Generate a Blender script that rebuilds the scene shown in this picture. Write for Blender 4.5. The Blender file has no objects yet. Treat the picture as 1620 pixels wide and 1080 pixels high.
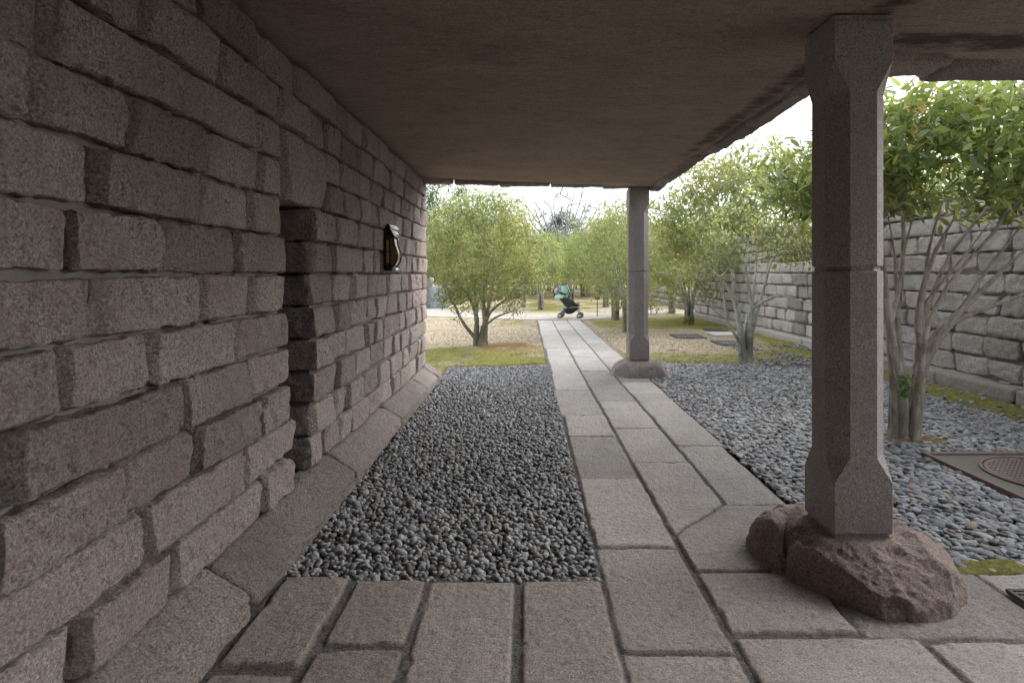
import bpy, math, random
import numpy as np
from mathutils import Vector, Matrix
R = math.radians
scene = bpy.context.scene
col = scene.collection

# ------------------------------------------------------------------ camera
cam_d = bpy.data.cameras.new('camera'); cam = bpy.data.objects.new('camera', cam_d); col.objects.link(cam)
cam.location = (0, 0, 1.5); cam.rotation_euler = (R(90), 0, 0)
cam_d.lens = 20; cam_d.sensor_width = 36; cam_d.sensor_fit = 'HORIZONTAL'
cam_d.shift_x = -22/1620; cam_d.shift_y = -108/1620
cam_d.clip_start = 0.05; cam_d.clip_end = 600
scene.camera = cam
scene.render.resolution_x = 1024; scene.render.resolution_y = 682

# ------------------------------------------------------------------ sky and sun (bright overcast)
SUN_EL, SUN_AZ = R(24), R(58)          # azimuth measured from +Y towards +X
w = bpy.data.worlds.new("World"); scene.world = w; w.use_nodes = True
nt = w.node_tree; nt.nodes.clear()
wo = nt.nodes.new('ShaderNodeOutputWorld'); bg = nt.nodes.new('ShaderNodeBackground')
sky = nt.nodes.new('ShaderNodeTexSky'); sky.sky_type = 'NISHITA'; sky.sun_disc = False
sky.sun_elevation = SUN_EL; sky.sun_rotation = SUN_AZ
sky.air_density = 1.2; sky.dust_density = 5.0; sky.ozone_density = 1.0
hs = nt.nodes.new('ShaderNodeHueSaturation'); hs.inputs['Saturation'].default_value = 0.22
mx = nt.nodes.new('ShaderNodeMix'); mx.data_type = 'RGBA'; mx.inputs[0].default_value = 0.55
mx.inputs[7].default_value = (13.0, 14.0, 15.6, 1)
nt.links.new(sky.outputs[0], hs.inputs['Color']); nt.links.new(hs.outputs[0], mx.inputs[6])
nt.links.new(mx.outputs[2], bg.inputs['Color']); nt.links.new(bg.outputs[0], wo.inputs['Surface'])
bg.inputs['Strength'].default_value = 0.075
sd = bpy.data.lights.new('sun', 'SUN'); sun = bpy.data.objects.new('sun', sd); col.objects.link(sun)
sd.energy = 3.2; sd.angle = R(60); sd.color = (1.0, 0.98, 0.955)
_d = Vector((math.sin(SUN_AZ)*math.cos(SUN_EL), math.cos(SUN_AZ)*math.cos(SUN_EL), math.sin(SUN_EL)))
sun.rotation_euler = _d.to_track_quat('Z', 'Y').to_euler(); sun.location = (10, 10, 20)
vs = scene.view_settings
vs.view_transform = 'Standard'; vs.look = 'None'; vs.gamma = 1.0; vs.use_curve_mapping = False
vs.exposure = 1.66
scene.render.engine = 'CYCLES'
scene.cycles.max_bounces = 10; scene.cycles.diffuse_bounces = 6; scene.cycles.transmission_bounces = 6
scene.cycles.transparent_max_bounces = 8

# ------------------------------------------------------------------ numeric helpers
def _hash(ix, iy, iz, seed):
    h = (ix*374761393 + iy*668265263 + iz*1274126177 + seed*974634777) & 0xffffffff
    h = ((h ^ (h >> 13))*1103515245) & 0xffffffff
    h = ((h ^ (h >> 16))*2246822519) & 0xffffffff
    return ((h ^ (h >> 15)) & 0xffff)/32767.5 - 1.0
def vn(P, s=1.0, seed=0):
    """value noise, P (N,3) -> (-1..1)"""
    Q = np.asarray(P, dtype=np.float64)*s + 1000.37
    I = np.floor(Q).astype(np.int64); F = Q - I; U = F*F*(3-2*F)
    x, y, z = I[:, 0], I[:, 1], I[:, 2]; u, v, t = U[:, 0], U[:, 1], U[:, 2]
    def L(a, b, k): return a + (b-a)*k
    return L(L(L(_hash(x, y, z, seed), _hash(x+1, y, z, seed), u), L(_hash(x, y+1, z, seed), _hash(x+1, y+1, z, seed), u), v),
             L(L(_hash(x, y, z+1, seed), _hash(x+1, y, z+1, seed), u), L(_hash(x, y+1, z+1, seed), _hash(x+1, y+1, z+1, seed), u), v), t)
def sstep(a, b, x):
    t = np.clip((x-a)/(b-a), 0, 1); return t*t*(3-2*t)
def G(u, v):
    """ground point seen at a pixel of the photograph (used to measure the plan)"""
    Y = 1350.0/(v-432.0); return ((u-832.0)/900.0*Y, Y)

def mesh_obj(name, V, F, mat=None, parent=None, smooth=True, attrs=None, loc=None):
    """F: array (n,k) or list of arrays with constant k"""
    me = bpy.data.meshes.new(name)
    if isinstance(F, np.ndarray): F = [F]
    F = [f for f in F if len(f)]
    V = np.asarray(V, dtype=np.float32)
    me.vertices.add(len(V)); me.vertices.foreach_set('co', V.ravel())
    tot = sum(f.size for f in F); nf = sum(len(f) for f in F)
    me.loops.add(tot); me.polygons.add(nf)
    me.loops.foreach_set('vertex_index', np.concatenate([f.ravel() for f in F]).astype(np.int32))
    cnt = np.concatenate([np.full(len(f), f.shape[1]) for f in F]).astype(np.int32)
    st = np.concatenate([[0], np.cumsum(cnt)[:-1]]).astype(np.int32)
    me.polygons.foreach_set('loop_start', st)
    try: me.polygons.foreach_set('loop_total', cnt)
    except Exception: pass
    me.polygons.foreach_set('use_smooth', np.full(nf, smooth, dtype=bool))
    me.update(calc_edges=True)
    for k, a in (attrs or {}).items():
        at = me.attributes.new(k, 'FLOAT', 'POINT'); at.data.foreach_set('value', np.asarray(a, dtype=np.float32))
    if mat: me.materials.append(mat)
    o = bpy.data.objects.new(name, me); col.objects.link(o)
    if parent: o.parent = parent
    if loc: o.location = loc
    return o

class MB:
    """collects shapes, builds ONE mesh object"""
    def __init__(s): s.V = []; s.F = {}; s.A = []; s.n = 0
    def add(s, V, F, rnd=None):
        V = np.asarray(V, dtype=np.float64).reshape(-1, 3)
        Fs = F if isinstance(F, list) else [F]
        for f in Fs:
            f = np.asarray(f)
            if f.size: s.F.setdefault(f.shape[1], []).append(f + s.n)
        s.V.append(V); s.n += len(V)
        r = random.random() if rnd is None else rnd
        s.A.append(np.full(len(V), r) if np.isscalar(r) else np.asarray(r))
    def box(s, c, h, rot=None, rnd=None, bev=0.0):
        c = np.array(c, float); h = np.array(h, float)
        if bev > 0:
            V, F = rbox_core((2, 2, 2), h, bev)
        else:
            V = np.array([[x, y, z] for x in (-1, 1) for y in (-1, 1) for z in (-1, 1)], float)*h
            F = np.array([[0, 1, 3, 2], [4, 6, 7, 5], [0, 4, 5, 1], [2, 3, 7, 6], [0, 2, 6, 4], [1, 5, 7, 3]])
        if rot is not None: V = V @ np.array(rot.to_3x3()).T
        s.add(V + c, F, rnd)
    def tube(s, P, rad, n=8, cap=True, rnd=None, flat=None):
        V, F = tube_geo(P, rad, n, cap); s.add(V, F, rnd)
    def lathe(s, prof, c=(0, 0, 0), n=24, rnd=None, axis='z'):
        prof = np.array(prof, float); m = len(prof); a = np.arange(n)*2*np.pi/n
        V = np.stack([np.outer(prof[:, 0], np.cos(a)), np.outer(prof[:, 0], np.sin(a)), np.repeat(prof[:, 1][:, None], n, 1)], -1).reshape(-1, 3)
        if axis == 'x': V = V[:, [2, 0, 1]]
        if axis == 'y': V = V[:, [1, 2, 0]]
        i, j = np.meshgrid(np.arange(m-1), np.arange(n), indexing='ij'); i = i.ravel(); j = j.ravel(); k = (j+1) % n
        s.add(V + np.array(c, float), np.stack([i*n+j, i*n+k, (i+1)*n+k, (i+1)*n+j], 1), rnd)
    def grid(s, P, rnd=None):
        P = np.asarray(P, float); a, b = P.shape[:2]
        i, j = np.meshgrid(np.arange(a-1), np.arange(b-1), indexing='ij'); i = i.ravel(); j = j.ravel()
        s.add(P.reshape(-1, 3), np.stack([i*b+j, (i+1)*b+j, (i+1)*b+j+1, i*b+j+1], 1), rnd)
    def build(s, name, mat, parent=None, smooth=False, loc=None):
        V = np.concatenate(s.V); F = [np.concatenate(f) for f in s.F.values()]
        return mesh_obj(name, V, F, mat, parent, smooth, {'rnd': np.concatenate(s.A)}, loc)

def tube_geo(P, rad, n=8, cap=True):
    P = np.asarray(P, float); m = len(P); rad = np.broadcast_to(np.asarray(rad, float), (m,))
    T = np.gradient(P, axis=0) if m > 2 else np.repeat((P[-1]-P[0])[None], m, 0)
    T = T/(np.linalg.norm(T, axis=1, keepdims=True)+1e-9)
    ref = np.array([0.0, 0, 1]) if abs(T[:, 2]).mean() < 0.8 else np.array([1.0, 0, 0])
    A = np.cross(T, ref); A /= (np.linalg.norm(A, axis=1, keepdims=True)+1e-9); B = np.cross(T, A)
    a = np.arange(n)*2*np.pi/n
    V = P[:, None] + rad[:, None, None]*(np.cos(a)[None, :, None]*A[:, None] + np.sin(a)[None, :, None]*B[:, None])
    V = V.reshape(-1, 3)
    i, j = np.meshgrid(np.arange(m-1), np.arange(n), indexing='ij'); i = i.ravel(); j = j.ravel(); k = (j+1) % n
    F = [np.stack([i*n+j, i*n+k, (i+1)*n+k, (i+1)*n+j], 1)]
    if cap:
        F.append(np.array([list(range(n))[::-1]])); F.append(np.array([[(m-1)*n+q for q in range(n)]]))
    return V, F

_lat = {}
def lattice(n):
    if n in _lat: return _lat[n]
    nx, ny, nz = n; quads = []
    def face(ax, val, a, b, na, nb, flip):
        i, j = np.meshgrid(np.arange(na), np.arange(nb), indexing='ij'); i = i.ravel(); j = j.ravel()
        Q = np.zeros((len(i), 4, 3), int); Q[:, :, ax] = val
        for c, (di, dj) in enumerate(((0, 0), (1, 0), (1, 1), (0, 1))): Q[:, c, a] = i+di; Q[:, c, b] = j+dj
        quads.append(Q[:, ::-1] if flip else Q)
    face(0, 0, 1, 2, ny, nz, True); face(0, nx, 1, 2, ny, nz, False)
    face(1, 0, 2, 0, nz, nx, True); face(1, ny, 2, 0, nz, nx, False)
    face(2, 0, 0, 1, nx, ny, True); face(2, nz, 0, 1, nx, ny, False)
    Q = np.concatenate(quads).reshape(-1, 3)
    U, inv = np.unique(Q, axis=0, return_inverse=True)
    _lat[n] = (U/np.array(n, float)*2-1, inv.reshape(-1, 4)); return _lat[n]
def rbox_core(n, h, r):
    U, F = lattice(tuple(n)); h = np.array(h, float)
    # pull lattice lines next to the edges onto the rounding
    P = U*h; q = np.abs(P) - (h-r); qp = np.maximum(q, 0)
    L = np.linalg.norm(qp, axis=1); m = qp.max(1)
    k = np.where(L > 1e-9, m/np.maximum(L, 1e-9), 1)
    P2 = np.sign(P)*(np.minimum(np.abs(P), h-r) + qp*k[:, None])
    return P2, F
def rough_box(mb, c, h, res=.02, r=.02, amp=(.006, .004, .002), fr=(6, 20, 60), cuts=0, cutd=.02, rng=random, planes=(), warp=None, rnd=None, drop=None, rese=None, seed=0):
    """a block of stone: rounded box with noise and chipped planar facets"""
    h = np.array(h, float); c = np.array(c, float)
    e = np.array(rese if rese is not None else (res,)*3, float)
    n = tuple(int(max(1, round(2*h[i]/e[i]))) for i in range(3))
    U, F = lattice(n)
    P, _ = rbox_core(n, h, r)
    N = np.sign(U)*np.maximum(np.abs(P)-(h-r), 0); N /= (np.linalg.norm(N, axis=1, keepdims=True)+1e-9)
    W = P + c
    d = sum(a*vn(W, f, seed+i) for i, (a, f) in enumerate(zip(amp, fr)))
    P = P + N*d[:, None]
    pl = list(planes)
    for _ in range(cuts):
        ax = rng.randrange(3); sg = rng.choice((-1, 1)); ax2 = (ax+rng.choice((1, 2))) % 3; sg2 = rng.choice((-1, 1))
        nn = np.zeros(3); nn[ax] = sg; nn[ax2] = sg2*rng.uniform(.3, 1.2); nn[3-ax-ax2] = rng.uniform(-.5, .5)
        nn /= np.linalg.norm(nn)
        pl.append((nn, (np.abs(nn)*h).sum() - rng.uniform(.3, 1)*cutd))
    for nn, o in pl:
        ov = P @ nn - o + .003*vn(W, 30, seed+9)
        P = P - np.maximum(ov, 0)[:, None]*nn
    if drop is not None:
        ax, sg = drop; cc = U[F][:, :, ax]; F = F[~np.all(cc*sg > .999, axis=1)]
    P = P + c
    if warp: P = warp(P)
    mb.add(P, F, rng.random() if rnd is None else rnd)

def tag(o, label=None, cat=None, group=None, kind=None):
    if label: o['label'] = label
    if cat: o['category'] = cat
    if group: o['group'] = group
    if kind: o['kind'] = kind
    return o
def empty(name, loc, label, cat, group=None, rz=0):
    o = bpy.data.objects.new(name, None); col.objects.link(o); o.location = loc; o.rotation_euler = (0, 0, rz)
    o.empty_display_size = .2
    return tag(o, label, cat, group)
def copy_tree(o, parent=None):
    c = o.copy(); col.objects.link(c)
    if parent: c.parent = parent
    for ch in o.children: copy_tree(ch, c)
    return c

# ------------------------------------------------------------------ materials
def new_mat(name):
    m = bpy.data.materials.new(name); m.use_nodes = True; t = m.node_tree; t.nodes.clear()
    o = t.nodes.new('ShaderNodeOutputMaterial'); b = t.nodes.new('ShaderNodeBsdfPrincipled')
    t.links.new(b.outputs[0], o.inputs[0]); return m, t, b, o
def nd(t, kind, **kw):
    n = t.nodes.new(kind)
    for k, v in kw.items():
        if k.startswith('i_'): n.inputs[int(k[2:]) if k[2:].isdigit() else k[2:]].default_value = v
        else: setattr(n, k, v)
    return n
def noise(t, vec, scale, detail=3, rough=.55, seed=None):
    n = nd(t, 'ShaderNodeTexNoise'); n.inputs['Scale'].default_value = scale; n.inputs['Detail'].default_value = detail
    n.inputs['Roughness'].default_value = rough; t.links.new(vec, n.inputs['Vector']); return n.outputs[0]
def ramp(t, fac, stops):
    r = t.nodes.new('ShaderNodeValToRGB'); t.links.new(fac, r.inputs[0]); e = r.color_ramp.elements
    while len(e) < len(stops): e.new(.5)
    for k, (p, c) in enumerate(stops):
        e[k].position = p; e[k].color = (*c, 1) if len(c) == 3 else c
    return r.outputs[0]
def mix(t, fac, a, b, mode='MIX'):
    m = t.nodes.new('ShaderNodeMix'); m.data_type = 'RGBA'; m.blend_type = mode
    for i, x in ((0, fac), (6, a), (7, b)):
        if hasattr(x, 'is_linked'): t.links.new(x, m.inputs[i])
        else: m.inputs[i].default_value = x if i == 0 else (*x, 1)
    return m.outputs[2]
def bump(t, b, h, strength=.5, dist=.01, prev=None):
    n = t.nodes.new('ShaderNodeBump'); n.inputs['Strength'].default_value = strength; n.inputs['Distance'].default_value = dist
    t.links.new(h, n.inputs['Height'])
    if prev: t.links.new(prev, n.inputs['Normal'])
    t.links.new(n.outputs[0], b.inputs['Normal']); return n.outputs[0]
def attr(t, name):
    a = t.nodes.new('ShaderNodeAttribute'); a.attribute_name = name; return a.outputs['Fac']
def objvec(t): return t.nodes.new('ShaderNodeTexCoord').outputs['Object']
def math_(t, op, a, b=0.0, clamp=False):
    m = t.nodes.new('ShaderNodeMath'); m.operation = op; m.use_clamp = clamp
    for i, x in ((0, a), (1, b)):
        if hasattr(x, 'is_linked'): t.links.new(x, m.inputs[i])
        else: m.inputs[i].default_value = x
    return m.outputs[0]

def granite(name, light, dark, speck, grain=170, vary=.35, bumpd=.004, tint=None, rough=.85, speckamt=.36):
    m, t, b, o = new_mat(name); v = objvec(t)
    n1 = noise(t, v, grain, 3, .8); c = ramp(t, n1, [(.37, dark), (.49, tuple((a+d)/2 for a, d in zip(light, dark))), (.58, light), (.68, tuple(min(.72, a*1.25) for a in light))])
    c = mix(t, math_(t, 'MULTIPLY', ramp(t, noise(t, v, 24, 4, .6), [(.45, (0, 0, 0)), (.7, (1, 1, 1))]), .35), c, (light[0]*.68, light[1]*.57, light[2]*.53))
    vo = nd(t, 'ShaderNodeTexVoronoi'); vo.inputs['Scale'].default_value = grain*1.1; t.links.new(v, vo.inputs['Vector'])
    sp = ramp(t, vo.outputs['Color'], [(0, (1, 1, 1)), (speckamt*.6, (1, 1, 1)), (speckamt*.6+.04, (0, 0, 0))])
    c = mix(t, math_(t, 'MULTIPLY', sp, .5), c, speck)
    wsp = ramp(t, noise(t, v, grain*.8, 2, .9), [(.60, (0, 0, 0)), (.68, (1, 1, 1))]); c = mix(t, math_(t, 'MULTIPLY', wsp, .7), c, (.74, .71, .69))
    big = noise(t, v, 3.1, 5, .6)
    c = mix(t, math_(t, 'MULTIPLY', ramp(t, big, [(.4, (0, 0, 0)), (.65, (1, 1, 1))]), .45), c, tint or dark)
    rn = attr(t, 'rnd')
    c = mix(t, 1.0, c, ramp(t, rn, [(0, (1-vary, 1-vary*1.05, 1-vary*1.08)), (.5, (1, .98, .97)), (1, (1+vary*.5, 1+vary*.46, 1+vary*.45))]), 'MULTIPLY')
    t.links.new(c, b.inputs['Base Color']); b.inputs['Roughness'].default_value = rough
    b.inputs['Specular IOR Level'].default_value = .3
    p = bump(t, b, noise(t, v, 38, 8, .72), 1.0, bumpd*8)
    bump(t, b, noise(t, v, 190, 3, .7), .8, bumpd, p)
    return m
M = {}
M['wall'] = granite('pink granite masonry', (.58, .52, .485), (.26, .21, .19), (.09, .08, .075), 105, .26, .006, (.36, .275, .25))
M['wallr'] = granite('grey granite masonry', (.60, .565, .535), (.36, .33, .305), (.10, .09, .085), 110, .34, .005, (.27, .235, .215))
M['kerb'] = granite('kerb granite', (.50, .44, .40), (.235, .195, .172), (.08, .07, .064), 100, .15, .007, (.24, .205, .18))
M['kerbr'] = granite('pale kerb granite', (.52, .485, .44), (.33, .30, .27), (.15, .14, .13), 110, .22, .005, (.35, .31, .26))
M['boulder'] = granite('red granite boulder', (.56, .45, .405), (.28, .20, .17), (.11, .085, .08), 100, .1, .006, (.36, .27, .235))
M['boulder2'] = granite('grey granite boulder', (.52, .47, .43), (.32, .28, .25), (.11, .10, .09), 110, .1, .006, (.34, .29, .26))
M['column'] = granite('dressed grey granite', (.37, .355, .34), (.22, .21, .20), (.055, .052, .05), 140, .08, .0012, (.24, .21, .19), .8, .40)

def m_simple(name, c, rough=.5, metal=0.0, spec=.5, var=0.0, scale=20, bumps=0):
    m, t, b, o = new_mat(name); v = objvec(t)
    cc = mix(t, math_(t, 'MULTIPLY', noise(t, v, scale, 4), 1.0), tuple(x*(1-var) for x in c), tuple(min(1, x*(1+var)) for x in c))
    t.links.new(cc, b.inputs['Base Color']); b.inputs['Roughness'].default_value = rough
    b.inputs['Metallic'].default_value = metal; b.inputs['Specular IOR Level'].default_value = spec
    if bumps: bump(t, b, noise(t, v, scale*4, 4), .6, bumps)
    return m
M['mortar'] = m_simple('mortar', (.175, .165, .152), .95, var=.35, scale=25, bumps=.004)
M['darkmetal'] = m_simple('black lamp metal', (.022, .018, .017), .35, .4, var=.3)
M['chrome'] = m_simple('ribbed chrome', (.36, .38, .36), .3, 1.0, var=.15)
M['amber'] = m_simple('amber glass', (.42, .27, .06), .12, 0, .8, var=.4, scale=30)
M['copper'] = m_simple('copper bowl', (.5, .2, .09), .3, .8, var=.2)
M['steelmesh'] = m_simple('galvanised mesh', (.34, .39, .47), .4, .7, var=.25, scale=12)
M['iron'] = m_simple('cast iron', (.085, .048, .044), .5, .5, var=.3, scale=40, bumps=.002)
M['ironstud'] = m_simple('worn iron stud', (.3, .28, .28), .35, .8, var=.2)
M['concrete'] = m_simple('old concrete', (.13, .122, .10), .9, var=.3, scale=9, bumps=.003)
M['pinkbrick'] = m_simple('pink brick edging', (.17, .125, .11), .85, var=.3, scale=30, bumps=.003)
M['darkcover'] = m_simple('dark inspection cover', (.06, .05, .05), .8, var=.4, scale=20, bumps=.003)
M['palecover'] = m_simple('pale stone cover', (.5, .48, .44), .85, var=.2, scale=10, bumps=.002)
M['mint'] = m_simple('mint fabric', (.36, .56, .45), .85, var=.12, scale=14, bumps=.004)
M['blackcloth'] = m_simple('black fabric', (.018, .018, .021), .8, var=.3, bumps=.003)
M['blackmetal'] = m_simple('black frame', (.03, .03, .032), .35, .3, var=.1)
M['rubber'] = m_simple('rubber', (.03, .03, .03), .7, var=.2)
M['paleplastic'] = m_simple('pale plastic', (.3, .31, .31), .4, var=.1)
M['greycloth'] = m_simple('grey fabric', (.33, .34, .36), .8, var=.3, scale=30)
M['redplastic'] = m_simple('red plastic', (.5, .05, .05), .4, var=.1)
M['signmetal'] = m_simple('weathered sign', (.10, .095, .10), .5, .2, var=.4, scale=30)
M['trunkmoss'] = m_simple('trunk moss', (.10, .12, .02), .95, var=.5, scale=40, bumps=.01)

def mat_ceiling():
    m, t, b, o = new_mat('brown stucco ceiling'); tc = t.nodes.new('ShaderNodeTexCoord'); v = tc.outputs['Object']
    mp = nd(t, 'ShaderNodeMapping'); mp.inputs['Scale'].default_value = (.8, 1.6, 1); t.links.new(v, mp.inputs[0]); vs_ = mp.outputs[0]
    c = ramp(t, noise(t, vs_, 1.6, 9, .66), [(.3, (.45, .34, .29)), (.52, (.54, .42, .36)), (.75, (.61, .49, .43))])
    mp2 = nd(t, 'ShaderNodeMapping'); mp2.inputs['Scale'].default_value = (4, 17, 1); mp2.inputs['Rotation'].default_value = (0, 0, .12); t.links.new(v, mp2.inputs[0])
    c = mix(t, .8, c, ramp(t, noise(t, mp2.outputs[0], 1.6, 8, .75), [(.35, (.74, .72, .70)), (.5, (1, 1, 1)), (.68, (1.16, 1.15, 1.14))]), 'MULTIPLY')
    fine = noise(t, v, 60, 5, .85)
    c = mix(t, .75, c, ramp(t, fine, [(.35, (.55, .55, .55)), (.62, (1.3, 1.3, 1.3))]), 'MULTIPLY')
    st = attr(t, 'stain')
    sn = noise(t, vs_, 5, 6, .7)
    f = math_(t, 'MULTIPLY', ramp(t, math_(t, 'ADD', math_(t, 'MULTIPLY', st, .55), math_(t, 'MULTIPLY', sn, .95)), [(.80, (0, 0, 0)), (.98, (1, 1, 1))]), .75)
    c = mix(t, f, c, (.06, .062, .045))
    sp = noise(t, v, 7, 6, .7); c = mix(t, math_(t, 'MULTIPLY', ramp(t, sp, [(.56, (0, 0, 0)), (.72, (1, 1, 1))]), .35), c, (.20, .15, .12))
    t.links.new(c, b.inputs['Base Color']); b.inputs['Roughness'].default_value = .95; b.inputs['Specular IOR Level'].default_value = .1
    p = bump(t, b, noise(t, vs_, 22, 7, .75), .9, .05); bump(t, b, noise(t, v, 90, 6, .8), 1, .02, p)
    return m
M['ceiling'] = mat_ceiling()

def mat_paving():
    m, t, b, o = new_mat('granite paving'); v = objvec(t)
    warm = attr(t, 'warm'); rn = attr(t, 'rnd'); jt = attr(t, 'joint')
    n1 = noise(t, v, 130, 2, .75)
    c1 = ramp(t, n1, [(.35, (.235, .20, .18)), (.5, (.37, .32, .29)), (.63, (.51, .45, .415))])
    c2 = ramp(t, n1, [(.32, (.29, .27, .25)), (.5, (.42, .395, .375)), (.64, (.54, .515, .49))])
    c = mix(t, warm, c2, c1)
    big = noise(t, v, 2.6, 6, .65)
    c = mix(t, math_(t, 'MULTIPLY', ramp(t, big, [(.42, (0, 0, 0)), (.7, (1, 1, 1))]), .45), c, (.27, .235, .21))
    c = mix(t, 1, c, ramp(t, rn, [(0, (.78, .77, .76)), (.5, (1, .985, .97)), (1, (1.14, 1.12, 1.1))]), 'MULTIPLY')
    gr = ramp(t, noise(t, v, 120, 3, .7), [(.35, (.07, .064, .058)), (.65, (.24, .22, .20))])
    c = mix(t, jt, c, gr)
    t.links.new(c, b.inputs['Base Color']); b.inputs['Roughness'].default_value = .9; b.inputs['Specular IOR Level'].default_value = .25
    pit = noise(t, v, 34, 7, .72); c2_ = mix(t, .6, c, ramp(t, pit, [(.36, (.55, .53, .52)), (.46, (1, 1, 1)), (.7, (1.12, 1.12, 1.12))]), 'MULTIPLY'); t.links.new(c2_, b.inputs['Base Color'])
    p = bump(t, b, pit, 1.0, .02); bump(t, b, noise(t, v, 150, 4, .8), 1.0, .006, p)
    return m
M['paving'] = mat_paving()

def mat_pebble():
    m, t, b, o = new_mat('river pebbles'); v = objvec(t); rn = attr(t, 'rnd')
    c = ramp(t, rn, [(0, (.085, .084, .084)), (.22, (.16, .16, .165)), (.5, (.235, .24, .25)), (.72, (.29, .295, .31)), (.84, (.31, .31, .31)), (.9, (.28, .225, .17)), (.95, (.36, .345, .33)), (1, (.13, .09, .075))])
    c = mix(t, .5, c, ramp(t, noise(t, v, 70, 3), [(.3, (.6, .6, .6)), (.7, (1.35, 1.33, 1.3))]), 'MULTIPLY')
    t.links.new(c, b.inputs['Base Color']); b.inputs['Roughness'].default_value = .62; b.inputs['Specular IOR Level'].default_value = .4
    return m
M['pebble'] = mat_pebble()

def mat_leaf(name, greens, oldc, trans=.35, rough=.38):
    m, t, b, o = new_mat(name); rn = attr(t, 'rnd'); cl = attr(t, 'clump')
    k = len(greens); stops = [(i/(k-1)*.93, g) for i, g in enumerate(greens)] + [(.975, oldc), (1, oldc)]
    c = ramp(t, rn, stops)
    c = mix(t, 1, c, ramp(t, cl, [(0, (.50, .60, .5)), (.5, (.85, .87, .8)), (1, (1.25, 1.15, 1.0))]), 'MULTIPLY')
    t.links.new(c, b.inputs['Base Color']); b.inputs['Roughness'].default_value = rough; b.inputs['Specular IOR Level'].default_value = .5
    tr = t.nodes.new('ShaderNodeBsdfTranslucent'); t.links.new(mix(t, .5, c, (.27, .32, .07)), tr.inputs['Color'])
    ms = t.nodes.new('ShaderNodeMixShader'); ms.inputs[0].default_value = trans
    t.links.new(b.outputs[0], ms.inputs[1]); t.links.new(tr.outputs[0], ms.inputs[2]); t.links.new(ms.outputs[0], o.inputs[0])
    return m
M['leaf'] = mat_leaf('evergreen leaves', [(.085, .14, .045), (.16, .23, .07), (.27, .34, .11), (.42, .45, .16)], (.62, .46, .11), .45)
M['leafy'] = mat_leaf('yellowing leaves', [(.14, .19, .07), (.25, .30, .11), (.37, .40, .16), (.52, .50, .23)], (.66, .48, .12), .45)
M['leafd'] = mat_leaf('dark distant leaves', [(.04, .055, .035), (.055, .07, .04), (.08, .085, .05), (.10, .10, .06)], (.14, .10, .07), .2)
M['leafc'] = mat_leaf('conifer leaves', [(.05, .11, .035), (.075, .15, .05), (.10, .19, .06), (.13, .23, .07)], (.2, .24, .06), .25)
M['fern'] = mat_leaf('fern leaves', [(.07, .17, .03), (.10, .23, .035)], (.14, .26, .05), .25)

def mat_bark(name, a, bcol, moss=.0):
    m, t, b, o = new_mat(name); v = objvec(t)
    mp = nd(t, 'ShaderNodeMapping'); mp.inputs['Scale'].default_value = (1, 1, .35); t.links.new(v, mp.inputs[0])
    n = noise(t, mp.outputs[0], 16, 6, .7)
    c = ramp(t, n, [(.33, a), (.6, bcol)])
    c = mix(t, math_(t, 'MULTIPLY', ramp(t, noise(t, v, 5, 4), [(.52, (0, 0, 0)), (.6, (1, 1, 1))]), .6), c, tuple(x*1.25 for x in bcol))
    sx = nd(t, 'ShaderNodeSeparateXYZ'); t.links.new(v, sx.inputs[0])
    z = math_(t, 'ADD', sx.outputs[2], math_(t, 'MULTIPLY', noise(t, v, 9, 3), -.7))
    f = ramp(t, z, [(.0, (1, 1, 1)), (.35, (0, 0, 0))])
    c = mix(t, math_(t, 'MULTIPLY', f, moss), c, (.09, .09, .045))
    t.links.new(c, b.inputs['Base Color']); b.inputs['Roughness'].default_value = .9; b.inputs['Specular IOR Level'].default_value = .15
    bump(t, b, n, .9, .02)
    return m
M['bark'] = mat_bark('pale lichened bark', (.17, .155, .13), (.40, .40, .36), .6)
M['bark1'] = mat_bark('brown smooth bark', (.20, .165, .135), (.43, .385, .335), .3)
M['barkg'] = mat_bark('grey bare bark', (.17, .16, .155), (.28, .27, .265), .2)
M['bark2'] = mat_bark('pale lichened bark of the middle tree', (.27, .26, .23), (.52, .53, .48), .6)
M['bark3'] = mat_bark('grey brown bark', (.12, .105, .085), (.30, .285, .25), .6)

def mat_ground():
    m, t, b, o = new_mat('lawn moss and soil'); v = objvec(t)
    moss = attr(t, 'moss'); soil = attr(t, 'soil'); red = attr(t, 'red')
    n = noise(t, v, 26, 7, .75); f = noise(t, v, 110, 3, .7)
    straw = ramp(t, n, [(.3, (.32, .255, .175)), (.5, (.43, .355, .255)), (.7, (.53, .455, .35))])
    green = ramp(t, n, [(.3, (.11, .10, .028)), (.48, (.21, .20, .055)), (.62, (.31, .29, .09)), (.76, (.37, .32, .16))])
    redc = ramp(t, n, [(.3, (.10, .05, .03)), (.5, (.20, .11, .05)), (.7, (.27, .22, .08))])
    dirt = ramp(t, f, [(.3, (.035, .03, .026)), (.7, (.12, .10, .085))])
    mm = ramp(t, math_(t, 'ADD', moss, math_(t, 'MULTIPLY', math_(t, 'SUBTRACT', n, .5), 1.8)), [(.25, (0, 0, 0)), (.8, (1, 1, 1))])
    c = mix(t, mm, straw, green); c = mix(t, red, c, redc); c = mix(t, soil, c, dirt)
    c = mix(t, .5, c, ramp(t, f, [(.3, (.65, .65, .65)), (.7, (1.3, 1.3, 1.3))]), 'MULTIPLY')
    t.links.new(c, b.inputs['Base Color']); b.inputs['Roughness'].default_value = 1; b.inputs['Specular IOR Level'].default_value = .1
    bump(t, b, f, 1, .02)
    return m
M['ground'] = mat_ground()
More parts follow.
